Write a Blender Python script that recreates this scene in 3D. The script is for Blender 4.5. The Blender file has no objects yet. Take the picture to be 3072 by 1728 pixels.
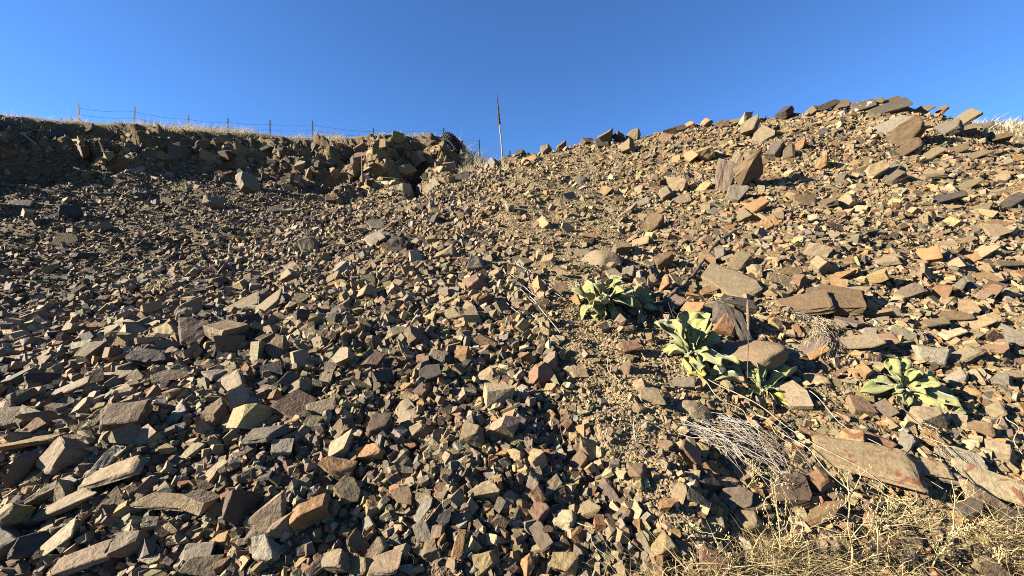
import bpy, bmesh, math, random
import numpy as np
from mathutils import Vector, Matrix, Euler
from mathutils.bvhtree import BVHTree

random.seed(11)
rng = np.random.default_rng(11)
scene = bpy.context.scene
COL = scene.collection
PI = math.pi

# ------------------------------------------------------------------ camera
F = 1289.0                       # focal length in photo pixels (3072 wide)
CZ = 1.6                         # eye height
cam_d = bpy.data.cameras.new('camera')
cam_d.sensor_width = 36.0
cam_d.lens = 36.0 * F / 3072.0
cam_d.clip_start = 0.05
cam_d.clip_end = 2000
cam = bpy.data.objects.new('camera', cam_d)
cam.location = (0, 0, CZ)
cam.rotation_euler = (PI / 2, 0, 0)
COL.objects.link(cam)
scene.camera = cam

# ------------------------------------------------------------------ sky and sun
SUN_EL = math.radians(22.0)
SUN_BACK = math.radians(9.0)     # how far the sun stands behind the camera's left
S = Vector((-math.cos(SUN_EL) * math.cos(SUN_BACK), -math.cos(SUN_EL) * math.sin(SUN_BACK), math.sin(SUN_EL)))
world = bpy.data.worlds.new('World')
scene.world = world
world.use_nodes = True
wn = world.node_tree
for n in list(wn.nodes):
    wn.nodes.remove(n)
sky = wn.nodes.new('ShaderNodeTexSky')
sky.sky_type = 'NISHITA'
sky.sun_disc = False
sky.sun_elevation = SUN_EL
sky.sun_rotation = math.atan2(S.x, S.y)
sky.altitude = 1500
sky.air_density = 1.0
sky.dust_density = 0.0
sky.ozone_density = 9.0
bg = wn.nodes.new('ShaderNodeBackground')
bg.inputs['Strength'].default_value = 0.05
wo = wn.nodes.new('ShaderNodeOutputWorld')
wn.links.new(sky.outputs[0], bg.inputs['Color'])
wn.links.new(bg.outputs[0], wo.inputs['Surface'])

sun_d = bpy.data.lights.new('sun', 'SUN')
sun_d.energy = 5.0
sun_d.angle = math.radians(0.5)
sun_d.color = (1.0, 0.90, 0.74)
sun = bpy.data.objects.new('sun', sun_d)
sun.rotation_euler = S.to_track_quat('Z', 'Y').to_euler()
COL.objects.link(sun)

scene.view_settings.view_transform = 'Standard'
scene.view_settings.look = 'None'
scene.view_settings.gamma = 1.0
scene.view_settings.exposure = 2.25
scene.cycles.use_denoising = False
scene.cycles.diffuse_bounces = 1
scene.cycles.max_bounces = 4
scene.cycles.use_adaptive_sampling = False
scene.cycles.filter_width = 1.0

# ------------------------------------------------------------------ small helpers
def mesh_np(name, V, T, col=None, smooth=False):
    """mesh from vertex array and an (n,k) face array; col = per-vertex rgb"""
    V = np.asarray(V, dtype=np.float32); T = np.asarray(T, dtype=np.int32)
    k = T.shape[1]
    me = bpy.data.meshes.new(name)
    me.vertices.add(len(V)); me.vertices.foreach_set('co', V.ravel())
    me.loops.add(T.size); me.loops.foreach_set('vertex_index', T.ravel())
    me.polygons.add(len(T))
    me.polygons.foreach_set('loop_start', np.arange(0, T.size, k, dtype=np.int32))
    try:
        me.polygons.foreach_set('loop_total', np.full(len(T), k, dtype=np.int32))
    except Exception:
        pass
    me.polygons.foreach_set('use_smooth', np.full(len(T), smooth, dtype=bool))
    if col is not None:
        a = me.attributes.new('tint', 'FLOAT_COLOR', 'POINT')
        c = np.ones((len(V), 4), dtype=np.float32); c[:, :3] = col
        a.data.foreach_set('color', c.ravel())
    me.update(calc_edges=True)
    me.validate()
    return me

def add_obj(name, me, mat=None, parent=None, **props):
    o = bpy.data.objects.new(name, me)
    COL.objects.link(o)
    if mat is not None and me is not None and len(me.materials) == 0:
        me.materials.append(mat)
    if parent is not None:
        o.parent = parent
    for k, v in props.items():
        o[k] = v
    return o

def empty(name, loc, label, cat, group=None):
    o = bpy.data.objects.new(name, None)
    o.empty_display_size = 0.1
    COL.objects.link(o)
    o.location = loc
    o['label'] = label; o['category'] = cat
    if group: o['group'] = group
    return o

def hash2(ix, iy, seed):
    h = (ix.astype(np.int64) * 374761393 + iy.astype(np.int64) * 668265263 + seed * 1442695041) & 0x7fffffff
    h = ((h ^ (h >> 13)) * 1274126177) & 0x7fffffff
    return ((h ^ (h >> 16)) & 0xffff) / 65535.0

def vnoise(x, y, seed=0):
    x = np.asarray(x, float); y = np.asarray(y, float)
    ix = np.floor(x); iy = np.floor(y)
    fx = x - ix; fy = y - iy
    fx = fx * fx * fx * (fx * (fx * 6 - 15) + 10); fy = fy * fy * fy * (fy * (fy * 6 - 15) + 10)
    a = hash2(ix, iy, seed); b = hash2(ix + 1, iy, seed); c = hash2(ix, iy + 1, seed); d = hash2(ix + 1, iy + 1, seed)
    return (a + (b - a) * fx) * (1 - fy) + (c + (d - c) * fx) * fy - 0.5

def fbm(x, y, octv=4, seed=0, gain=0.5):
    s = 0; a = 1.0
    for i in range(octv):
        s = s + a * vnoise(x * 2 ** i + 17.3 * i, y * 2 ** i - 9.1 * i, seed + i)
        a *= gain
    return s

def sstep(a, b, x):
    t = np.clip((x - a) / (b - a), 0, 1)
    return t * t * (3 - 2 * t)

# ------------------------------------------------------------------ materials
def new_mat(name):
    m = bpy.data.materials.new(name); m.use_nodes = True
    nt = m.node_tree
    for n in list(nt.nodes): nt.nodes.remove(n)
    out = nt.nodes.new('ShaderNodeOutputMaterial')
    b = nt.nodes.new('ShaderNodeBsdfPrincipled')
    b.inputs['Specular IOR Level'].default_value = 0.25
    nt.links.new(b.outputs[0], out.inputs['Surface'])
    return m, nt, b

def nd(nt, typ, **kw):
    n = nt.nodes.new(typ)
    for k, v in kw.items():
        if k in n.inputs: n.inputs[k].default_value = v
        else: setattr(n, k, v)
    return n

def mixc(nt, blend, fac, a, b):
    m = nt.nodes.new('ShaderNodeMix'); m.data_type = 'RGBA'; m.blend_type = blend
    for sock, val in ((m.inputs[0], fac), (m.inputs[6], a), (m.inputs[7], b)):
        if hasattr(val, 'is_linked') or hasattr(val, 'links'):
            nt.links.new(val, sock)
        else:
            sock.default_value = val
    return m.outputs[2]

def ramp(nt, src, stops):
    r = nt.nodes.new('ShaderNodeValToRGB')
    e = r.color_ramp.elements
    while len(e) < len(stops): e.new(0.5)
    for i, (p, c) in enumerate(stops):
        e[i].position = p; e[i].color = c
    nt.links.new(src, r.inputs[0])
    return r.outputs[0]

def noise_tex(nt, vec, scale, detail=3.0, rough=0.55, dist=0.0):
    n = nt.nodes.new('ShaderNodeTexNoise')
    n.inputs['Scale'].default_value = scale; n.inputs['Detail'].default_value = detail
    n.inputs['Roughness'].default_value = rough; n.inputs['Distortion'].default_value = dist
    nt.links.new(vec, n.inputs['Vector'])
    return n.outputs['Fac']

def g(v): return (v, v, v, 1)

def make_rock_mat(use_obj, patch=None):
    m, nt, b = new_mat('rock_object' if use_obj else 'rock_rubble')
    geo = nd(nt, 'ShaderNodeNewGeometry')
    pos = geo.outputs['Position']
    if use_obj:
        oi = nd(nt, 'ShaderNodeObjectInfo')
        base = oi.outputs['Color']
        # shift the pattern from rock to rock
        vm = nd(nt, 'ShaderNodeVectorMath', operation='ADD')
        cmb = nd(nt, 'ShaderNodeCombineXYZ')
        mul = nd(nt, 'ShaderNodeMath', operation='MULTIPLY'); mul.inputs[1].default_value = 53.0
        nt.links.new(oi.outputs['Random'], mul.inputs[0]); nt.links.new(mul.outputs[0], cmb.inputs[0])
        nt.links.new(pos, vm.inputs[0]); nt.links.new(cmb.outputs[0], vm.inputs[1])
        pos = vm.outputs[0]
    else:
        at = nd(nt, 'ShaderNodeAttribute', attribute_name='tint')
        base = at.outputs['Color']
    # bedding layers: noise squeezed along one axis
    mp = nd(nt, 'ShaderNodeMapping'); mp.inputs['Scale'].default_value = (14, 18, 75)
    mp.inputs['Rotation'].default_value = (0.5, 0.7, 0.3)
    nt.links.new(pos, mp.inputs['Vector'])
    lay = noise_tex(nt, mp.outputs[0], 1.0, 3, 0.6)
    mot = noise_tex(nt, pos, 75, 4, 0.65)
    big = noise_tex(nt, pos, 9, 3, 0.55, 0.6)
    rst = noise_tex(nt, pos, 17, 4, 0.6, 1.0)
    c = mixc(nt, 'MULTIPLY', 1.0, base, ramp(nt, mot, [(0.25, g(0.72)), (0.5, g(1.0)), (0.78, g(1.24))]))
    c = mixc(nt, 'MULTIPLY', 0.75, c, ramp(nt, lay, [(0.3, g(0.74)), (0.55, g(1.03)), (0.75, g(1.15))]))
    c = mixc(nt, 'MIX', ramp(nt, rst, [(0.55, g(0)), (0.74, g(0.5))]), c, (0.12, 0.064, 0.027, 1))
    c = mixc(nt, 'MIX', ramp(nt, big, [(0.56, g(0)), (0.72, g(0.40))]), c, (0.085, 0.070, 0.046, 1))
    if patch:
        pn = noise_tex(nt, pos, patch[0], 3, 0.5, 0.8)
        c = mixc(nt, 'MIX', ramp(nt, pn, [(patch[1], g(0)), (patch[1] + 0.05, g(0.85))]), c, patch[2])
    nt.links.new(c, b.inputs['Base Color'])
    b.inputs['Roughness'].default_value = 0.82
    und = noise_tex(nt, pos, 26, 5, 0.62, 0.4)
    h0 = nd(nt, 'ShaderNodeMath', operation='MULTIPLY_ADD'); h0.inputs[1].default_value = 2.6
    nt.links.new(und, h0.inputs[0]); nt.links.new(mot, h0.inputs[2])
    hgt = nd(nt, 'ShaderNodeMath', operation='ADD')
    nt.links.new(h0.outputs[0], hgt.inputs[0]); nt.links.new(lay, hgt.inputs[1])
    bp = nd(nt, 'ShaderNodeBump'); bp.inputs['Strength'].default_value = 0.5; bp.inputs['Distance'].default_value = 0.007
    nt.links.new(hgt.outputs[0], bp.inputs['Height']); nt.links.new(bp.outputs[0], b.inputs['Normal'])
    return m

MAT_ROCK = make_rock_mat(True)
MAT_RUB = make_rock_mat(False)
MAT_PATCH = make_rock_mat(True, (11.0, 0.56, (0.10, 0.036, 0.018, 1)))
MAT_WHITE = make_rock_mat(True, (9.0, 0.60, (0.38, 0.35, 0.30, 1)))

def make_soil_mat():
    m, nt, b = new_mat('gravelly_soil')
    geo = nd(nt, 'ShaderNodeNewGeometry'); pos = geo.outputs['Position']
    at = nd(nt, 'ShaderNodeAttribute', attribute_name='tint')
    def vor(scale):
        v = nt.nodes.new('ShaderNodeTexVoronoi'); v.inputs['Scale'].default_value = scale
        nt.links.new(pos, v.inputs['Vector']); return v
    v1 = vor(62); v2 = vor(150)
    hs = nd(nt, 'ShaderNodeSeparateColor'); nt.links.new(v1.outputs['Color'], hs.inputs[0])
    hs2 = nd(nt, 'ShaderNodeSeparateColor'); nt.links.new(v2.outputs['Color'], hs2.inputs[0])
    n1 = noise_tex(nt, pos, 5, 4, 0.6)
    c = mixc(nt, 'MULTIPLY', 0.7, at.outputs['Color'], ramp(nt, hs.outputs[0], [(0, g(0.62)), (0.5, g(0.98)), (1, g(1.35))]))
    c = mixc(nt, 'MULTIPLY', 0.6, c, ramp(nt, hs2.outputs[0], [(0, g(0.7)), (1, g(1.25))]))
    c = mixc(nt, 'MULTIPLY', 0.6, c, ramp(nt, n1, [(0.3, g(0.75)), (0.7, g(1.18))]))
    nt.links.new(c, b.inputs['Base Color'])
    b.inputs['Roughness'].default_value = 0.95
    b.inputs['Specular IOR Level'].default_value = 0.1
    ad = nd(nt, 'ShaderNodeMath', operation='MULTIPLY_ADD'); ad.inputs[1].default_value = 0.45
    nt.links.new(v2.outputs['Distance'], ad.inputs[0]); nt.links.new(v1.outputs['Distance'], ad.inputs[2])
    bp = nd(nt, 'ShaderNodeBump', invert=True); bp.inputs['Strength'].default_value = 0.9; bp.inputs['Distance'].default_value = 0.016
    nt.links.new(ad.outputs[0], bp.inputs['Height']); nt.links.new(bp.outputs[0], b.inputs['Normal'])
    return m
MAT_SOIL = make_soil_mat()

def make_plain(name, color, rough=0.85, var=0.35, scale=40, transl=0.0, use_tint=False, use_obj=False, bump=0.0):
    m, nt, b = new_mat(name)
    geo = nd(nt, 'ShaderNodeNewGeometry'); pos = geo.outputs['Position']
    n1 = noise_tex(nt, pos, scale, 3, 0.6)
    base = (*color, 1)
    if use_tint:
        base = nd(nt, 'ShaderNodeAttribute', attribute_name='tint').outputs['Color']
    if use_obj:
        base = nd(nt, 'ShaderNodeObjectInfo').outputs['Color']
    c = mixc(nt, 'MULTIPLY', 1.0, base, ramp(nt, n1, [(0.25, g(1 - var)), (0.75, g(1 + var))]))
    nt.links.new(c, b.inputs['Base Color'])
    b.inputs['Roughness'].default_value = rough
    if transl > 0:
        out = [n for n in nt.nodes if n.type == 'OUTPUT_MATERIAL'][0]
        tr = nd(nt, 'ShaderNodeBsdfTranslucent'); nt.links.new(c, tr.inputs['Color'])
        ms = nd(nt, 'ShaderNodeMixShader'); ms.inputs[0].default_value = transl
        nt.links.new(b.outputs[0], ms.inputs[1]); nt.links.new(tr.outputs[0], ms.inputs[2])
        nt.links.new(ms.outputs[0], out.inputs['Surface'])
    if bump > 0:
        bp = nd(nt, 'ShaderNodeBump'); bp.inputs['Strength'].default_value = bump; bp.inputs['Distance'].default_value = 0.004
        nt.links.new(n1, bp.inputs['Height']); nt.links.new(bp.outputs[0], b.inputs['Normal'])
    return m
MAT_GRASS = make_plain('dry_grass', (0.6, 0.5, 0.3), 0.8, 0.25, 30, 0.3, use_tint=True)
MAT_STEM = make_plain('dry_stem', (0.27, 0.22, 0.14), 0.8, 0.35, 60, 0.0, bump=0.4)
MAT_GREYSTEM = make_plain('weathered_stem', (0.23, 0.205, 0.17), 0.85, 0.4, 70, 0.0, bump=0.4)
MAT_BARK = make_plain('dark_wood', (0.075, 0.056, 0.04), 0.9, 0.5, 50, 0.0, bump=0.8)
MAT_SEED = make_plain('dark_seed_head', (0.045, 0.034, 0.028), 0.95, 0.5, 90, 0.0, bump=0.9)
MAT_STRAW = make_plain('yellow_straw', (0.44, 0.345, 0.17), 0.8, 0.3, 60, 0.15)
MAT_METAL = make_plain('fence_steel', (0.022, 0.025, 0.027), 0.6, 0.3, 20)
MAT_RUBBER = make_plain('black_rubber', (0.022, 0.022, 0.023), 0.75, 0.4, 30, bump=0.3)

# ------------------------------------------------------------------ terrain
COLS = {
 -500: [(1728,1.6),(1200,2.6),(950,4.2),(800,5.6),(650,6.9),(540,8.0),(440,9.0),(360,10.0)],
 0:    [(1728,1.55),(1450,1.95),(1200,2.6),(1050,3.4),(950,4.5),(850,5.8),(750,7.2),(650,8.4),(560,9.5),(480,10.2),(420,10.5),(380,10.7),(352,11.1)],
 400:  [(1728,1.5),(1400,1.9),(1200,2.4),(1050,3.1),(950,4.0),(850,5.2),(750,6.8),(650,8.6),(560,10.6),(500,11.3),(440,11.75),(400,12.0),(374,12.5)],
 768:  [(1728,1.48),(1400,1.85),(1200,2.3),(1050,2.9),(950,3.6),(850,4.6),(750,6.1),(650,8.3),(580,10.8),(530,12.4),(470,13.1),(425,13.5),(402,14.0)],
 1080: [(1728,1.46),(1200,2.25),(1000,2.9),(850,4.1),(750,5.2),(650,7.2),(610,9.2),(590,11.6),(560,12.9),(500,13.4),(440,13.8),(412,14.4)],
 1300: [(1728,1.45),(1200,2.2),(1000,2.8),(850,3.8),(700,5.3),(600,7.3),(560,9.0),(545,10.9),(525,13.6),(470,14.4),(430,14.9),(412,15.6)],
 1400: [(700,5.1),(600,6.9),(540,9.0),(515,11.2),(480,14.5),(455,16.5)],
 1536: [(1728,1.45),(1400,1.8),(1200,2.19),(1000,2.78),(900,3.2),(800,3.8),(700,4.66),(600,5.9),(550,7.0),(510,8.2),(474,9.6)],
 1800: [(1728,1.45),(1400,1.8),(1200,2.15),(1000,2.75),(900,3.15),(800,3.75),(700,4.6),(600,5.8),(500,7.4),(415,8.7)],
 2100: [(1728,1.42),(1400,1.75),(1200,2.1),(1000,2.65),(900,3.05),(800,3.6),(700,4.3),(600,5.2),(500,6.4),(372,8.1)],
 2400: [(1728,1.4),(1400,1.72),(1200,2.05),(1000,2.6),(900,2.95),(800,3.4),(700,4.0),(600,4.75),(500,5.7),(400,6.7),(340,7.4)],
 2650: [(1728,1.4),(1400,1.7),(1200,2.05),(1000,2.55),(900,2.9),(800,3.35),(700,3.9),(600,4.6),(500,5.4),(400,6.3),(308,7.1)],
 2900: [(1728,1.4),(1400,1.7),(1200,2.0),(1000,2.5),(900,2.85),(800,3.3),(700,3.85),(600,4.5),(500,5.3),(425,5.9),(364,6.5)],
 3072: [(1728,1.4),(1400,1.7),(1200,2.0),(1000,2.5),(800,3.3),(700,3.85),(600,4.5),(520,5.1),(492,5.6)],
 3500: [(1728,1.4),(1200,2.0),(900,2.8),(700,3.7),(620,4.2),(570,4.8)],
}
CP = []
for px, L in COLS.items():
    for py, d in L:
        CP.append(((px - 1536) / F * d, d, (864 - py) / F * d))
def far_pt(px, d, z): CP.append(((px - 1536) / F * d, d, z))
# what lies behind the crests
for px, d0, z0 in ((-500,10,3.9),(0,11.2,4.45),(400,12.8,4.87),(768,14.5,5.2),(1080,15,5.26),(1300,16,5.6)):
    far_pt(px, d0 + 1.5, z0 + 0.30); far_pt(px, d0 + 5, z0 + 0.85); far_pt(px, d0 + 12, z0 + 1.6)
far_pt(1400, 20, 5.9); far_pt(1400, 26, 6.3); far_pt(1470, 13.5, 3.75); far_pt(1470, 18, 5.0); far_pt(1470, 25, 5.8)
for px, a, b_, c_ in ((1536,(12,3.2),(16,3.9),(25,5.0)),(1800,(10,2.8),(14,2.7),(25,4.2)),(2100,(9.5,2.8),(13,2.6),(25,5.0)),
                      (2400,(9,2.8),(13,2.8),(25,6.5)),(2650,(8.5,2.7),(12,3.0),(19,6.4)),(2900,(8,2.0),(12,3.2),(16.5,6.15)),
                      (3072,(7.5,1.6),(12,3.4),(16.5,6.25)),(3500,(7,1.6),(12,3.8),(15,5.9))):
    for d, z in (a, b_, c_): far_pt(px, d, z)
for p in ((0,0,-1.6),(2.2,0,-1.5),(-2.2,0,-1.6),(0,-4,-2.4),(6,0,-0.9),(-6,0,-0.6),(6,-5,-1.8),(-6,-5,-1.8),(0,-15,-3.5),
          (14,0,0.2),(-14,0,0.4),(0.8,0.8,-1.25),(-0.8,0.8,-1.3),(-14,5,1.5),(12,5,1.6)):
    CP.append(p)
CP = np.array(CP)
def _phi(r): return np.sqrt(r * r + 0.09)
_n = len(CP)
_A = np.zeros((_n + 3, _n + 3)); _D = np.hypot(CP[:, None, 0] - CP[None, :, 0], CP[:, None, 1] - CP[None, :, 1])
_A[:_n, :_n] = _phi(_D) - 0.012 * np.eye(_n) * 0
_P = np.c_[np.ones(_n), CP[:, :2]]; _A[:_n, _n:] = _P; _A[_n:, :_n] = _P.T
_W = np.linalg.solve(_A, np.r_[CP[:, 2], 0, 0, 0])
def base_z(x, y):
    x = np.asarray(x, float).ravel(); y = np.asarray(y, float).ravel()
    r = np.hypot(x, y); k = np.minimum(1.0, 27.0 / np.maximum(r, 1e-6))
    xx = x * k; yy = y * k
    out = np.empty(len(x))
    for i in range(0, len(x), 20000):
        s = slice(i, i + 20000)
        R = np.hypot(xx[s, None] - CP[None, :, 0], yy[s, None] - CP[None, :, 1])
        out[s] = _phi(R) @ _W[:_n] + _W[_n] + _W[_n + 1] * xx[s] + _W[_n + 2] * yy[s]
    return out - 0.03 * np.maximum(r - 27.0, 0) ** 0.9 + CZ

def proj(P):
    """world -> photo pixels (3072 wide) and depth"""
    d = np.maximum(P[..., 1], 1e-3)
    return 1536 + P[..., 0] / d * F, 864 - (P[..., 2] - CZ) / d * F, P[..., 1]

# skyline of the left bank and foot of the bank, as photo columns
SKY_X = [-600, 0, 400, 768, 1080, 1300, 1400, 1500]; SKY_Y = [338, 352, 374, 402, 412, 412, 455, 485]
FOOT_X = [-600, 0, 150, 400, 620, 800, 960, 1080, 1300, 1400]; FOOT_Y = [540, 545, 530, 520, 530, 540, 590, 600, 540, 505]
CREST_D = [10.0, 11.1, 12.5, 14.0, 14.4, 15.6, 16.5, 17.5]

# polar-ish sheet of ground, finest where the slope is seen
az_f = np.radians(np.linspace(-58, 58, 560))
az_c1 = np.radians(np.linspace(-180, -60, 30, endpoint=False)); az_c2 = np.radians(np.linspace(60, 180, 30, endpoint=False)[1:])
AZ = np.r_[az_c1, az_f, az_c2]
RR = np.r_[np.array([0.35, 0.6, 0.8]), np.exp(np.linspace(math.log(1.0), math.log(27), 420)), np.array([32, 40, 55, 80, 130, 220, 400, 700])]
na, nr = len(AZ), len(RR)
X = (RR[:, None] * np.sin(AZ)[None, :]).ravel(); Y = (RR[:, None] * np.cos(AZ)[None, :]).ravel()
Z = base_z(X, Y)
P0 = np.c_[X, Y, Z]
px0, py0, d0 = proj(P0)
front = (d0 > 0.5)
r0 = np.hypot(X, Y)

def zones(px, py, d, x, y):
    """weights of the ground kinds at points of the hillside"""
    wx = px + 90 * fbm(x * 1.1, y * 1.1, 3, 5); wy = py + 60 * fbm(x * 1.3, y * 1.3, 3, 8)
    foot = np.interp(px, FOOT_X, FOOT_Y); sky = np.interp(px, SKY_X, SKY_Y)
    cd = np.interp(px, SKY_X, CREST_D)
    left = (px < 1490)
    plateau = np.where(left, sstep(-0.15, 0.2, d - cd), 0.0)
    plateau = np.maximum(plateau, np.where((px > 1380) & (d > 11.0), 1.0, 0.0))
    bank = np.where(px < 1420, sstep(25, -15, wy - foot), 0.0) * (1 - plateau)
    # fine dark scree below the bank
    ty = np.interp(wx, [-200, 0, 400, 700, 900, 1150, 1350, 1420], [960, 930, 850, 735, 670, 610, 520, 470])
    scree = np.where(px < 1450, sstep(45, -45, wy - ty), 0.0) * (1 - bank) * (1 - plateau)
    # bare soil strip down the middle right
    cx = np.interp(wy, [430, 520, 600, 700, 800, 900, 1000, 1150, 1300, 1450, 1728], [1700, 1680, 1700, 1690, 1700, 1760, 1860, 1950, 1900, 1960, 2110])
    hw = np.interp(wy, [430, 520, 600, 700, 800, 900, 1000, 1150, 1300, 1450, 1728], [60, 190, 240, 210, 150, 190, 300, 330, 150, 110, 90])
    soil = sstep(1.25, 0.6, np.abs(wx - cx) / hw) * (1 - plateau) * (1 - bank)
    s2 = np.exp(-(((px - 2330) / 110) ** 2 + ((py - 940) / 90) ** 2)) + np.exp(-(((px - 2600) / 90) ** 2 + ((py - 1110) / 45) ** 2)) \
        + 0.8 * np.exp(-(((px - 2700) / 140) ** 2 + ((py - 930) / 60) ** 2)) + 0.7 * np.exp(-(((px - 2450) / 60) ** 2 + ((py - 670) / 50) ** 2)) + 0.8 * np.exp(-(((px - 2700) / 200) ** 2 + ((py - 640) / 35) ** 2)) \
        + 0.8 * np.exp(-(((px - 2500) / 120) ** 2 + ((py - 730) / 30) ** 2))
    soil = np.clip(np.maximum(soil, s2 * (px > 1900)), 0, 1)
    cxl = np.interp(py, [430, 700, 900, 1150, 1728], [1600, 1800, 1950, 2000, 2120])
    platy = sstep(-60, 120, wx - cxl) * (1 - soil)
    talus = np.clip(1 - plateau - bank - scree - soil - platy, 0, 1)
    return dict(plateau=plateau, bank=bank, scree=scree, soil=soil, platy=platy, talus=talus)
ZN = zones(px0, py0, d0, X, Y)

# relief, laid along the slope normal of the smooth ground
e = 0.05
zx = (base_z(X + e, Y) - Z) / e; zy = (base_z(X, Y + e) - Z) / e
N0 = np.c_[-zx, -zy, np.ones_like(zx)]; N0 /= np.linalg.norm(N0, axis=1)[:, None]
near = sstep(30, 18, r0)
disp = 0.10 * fbm(X / 1.3, Y / 1.3, 4, 1) + 0.05 * fbm(X / 0.22, Y / 0.22, 3, 2)
disp *= np.where(front, 1, 1)
# bank: ledges and gullies; noise sampled along the face
uu = X * 0.9; vv = Z + 0.35 * Y
rid = 1 - 2 * np.abs(fbm(uu / 1.5, vv / 0.9, 4, 21))
blk = fbm(uu / 0.55, vv / 0.33, 3, 31)
gul = np.maximum(0, fbm(uu / 2.6 + 3.0, vv / 6.0, 2, 41))
led = np.abs(((vv + 0.25 * fbm(uu / 1.0, vv / 1.0, 2, 51)) * 1.7) % 1.0 - 0.5)
bd = 0.42 * (rid - 0.6) + 0.46 * blk - 0.75 * gul + 0.22 * (led - 0.25)
bd += 0.34 * np.abs(fbm(uu / 0.26, vv / 0.17, 2, 33)) - 0.09
disp += ZN['bank'] * bd
disp += ZN['scree'] * (0.14 * fbm(X / 0.9, Y / 0.9, 4, 61) + 0.06 * fbm(X / 0.3, Y / 0.3, 3, 62))
disp -= 0.05 * (ZN['talus'] + ZN['platy'])
# hollow under the far-left shoulder of the bank
def bump_at(px, py, d, amp, rx, ry):
    return amp * np.exp(-(((px0 - px) / rx) ** 2 + ((py0 - py) / ry) ** 2)) * (np.abs(d0 - d) < 5) * front
disp += bump_at(95, 497, 9.8, -0.85, 70, 34) + bump_at(-30, 450, 9.8, 0.6, 50, 30) + bump_at(150, 700, 8, 0.25, 120, 30) + bump_at(30, 640, 8.5, -0.2, 140, 28)
disp += bump_at(1245, 520, 13, -1.0, 26, 60) + bump_at(1165, 490, 14, 0.75, 62, 60) + bump_at(1322, 485, 14, 0.6, 36, 55)
disp *= np.where(ZN['plateau'] > 0.5, 0.5, 1.0) * np.where(r0 > 30, 0, 1)
PT = P0 + N0 * disp[:, None]

def colmix(z):
    C = dict(plateau=(0.1558, 0.1230, 0.0656), bank=(0.118, 0.086, 0.047), scree=(0.0902, 0.0689, 0.0418), soil=(0.1681, 0.1246, 0.0689), platy=(0.1394, 0.1025, 0.0541), talus=(0.0984, 0.0722, 0.0435))
    tot = sum(z[k] for k in C); tot = np.maximum(tot, 1e-3)
    return sum(z[k][:, None] * np.array(C[k])[None, :] for k in C) / tot[:, None]
TC = colmix(ZN)
# yellow weathered bedrock where the bank is freshly broken
oc_w = np.zeros(len(X))
for qx, qy, rx, ry in ((1080, 540, 70, 50), (1165, 520, 50, 60), (1140, 570, 40, 40), (1192, 578, 48, 30), (1312, 505, 32, 52), (1030, 510, 36, 24), (1110, 600, 40, 20), (400, 470, 30, 14), (85, 425, 30, 14), (725, 458, 40, 20), (955, 480, 40, 18)):
    oc_w = np.maximum(oc_w, np.exp(-(((px0 - qx) / rx) ** 2 + ((py0 - qy) / ry) ** 2)) * (d0 > 8))
oc_w = np.clip(oc_w * (0.9 + 1.2 * fbm(X / 0.4, Z / 0.4, 3, 95)), 0, 1)[:, None]
TC = TC * (1 - oc_w) + np.array((0.27, 0.19, 0.08))[None] * oc_w
idx = np.arange(nr * na).reshape(nr, na)
a = idx[:-1, :]; bq = idx[1:, :]
Q = np.stack([a, np.roll(a, -1, 1), np.roll(bq, -1, 1), bq], -1).reshape(-1, 4)[:, ::-1]
VT = np.vstack([PT, [[0, 0, base_z(np.array([0.0]), np.array([0.0]))[0]]]])
TCc = np.vstack([TC, TC[:1]])
me = mesh_np('hillside', VT, Q, TCc, smooth=True)
# close the hole under the camera with a small fan
bmh = bmesh.new(); bmh.from_mesh(me); bmh.verts.ensure_lookup_table()
cvt = bmh.verts[len(VT) - 1]
for i in range(na):
    try: bmh.faces.new((cvt, bmh.verts[(i + 1) % na], bmh.verts[i]))
    except ValueError: pass
bmh.to_mesh(me); bmh.free()
hill = add_obj('hillside', me, MAT_SOIL, kind='structure')

# ray casts from pixels to the ground
fine_cols = (np.arange(na) >= len(az_c1)) & (np.arange(na) < len(az_c1) + len(az_f))
sel = np.zeros((nr - 1, na), bool); sel[2:424, :] = True; sel[:, ~fine_cols] = False; sel[:, len(az_c1) + len(az_f) - 1] = False
Qf = Q.reshape(nr - 1, na, 4)[sel]
BV = BVHTree.FromPolygons([tuple(p) for p in PT.tolist()], Qf.tolist(), all_triangles=False)
EYE = Vector((0, 0, CZ))
def ray(px, py):
    return Vector(((px - 1536) / F, 1.0, (864 - py) / F)).normalized()
def hit(px, py):
    """ground point and normal seen at a photo pixel"""
    k = 0
    while k < 60:
        loc, nor, i, dist = BV.ray_cast(EYE, ray(px, py + 2 * k), 60.0)
        if loc is not None and loc.y < 24:
            if nor.dot(EYE - loc) < 0: nor = -nor
            return loc, nor
        k += 1
    return Vector((0, 8, 2)), Vector((0, -0.4, 1)).normalized()
def drop(x, y):
    loc, nor, i, dist = BV.ray_cast(Vector((x, y, 40)), Vector((0, 0, -1)), 100)
    return loc

# ------------------------------------------------------------------ stone shapes
def hull_from_planes(planes):
    N = np.array([p[0] for p in planes]); D = np.array([p[1] for p in planes])
    n = len(N); pts = []
    from itertools import combinations
    for i, j, k in combinations(range(n), 3):
        M = N[[i, j, k]]
        det = np.linalg.det(M)
        if abs(det) < 0.04: continue
        p = np.linalg.solve(M, D[[i, j, k]])
        if np.all(N @ p <= D + 1e-6): pts.append(p)
    return np.array(pts)

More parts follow.
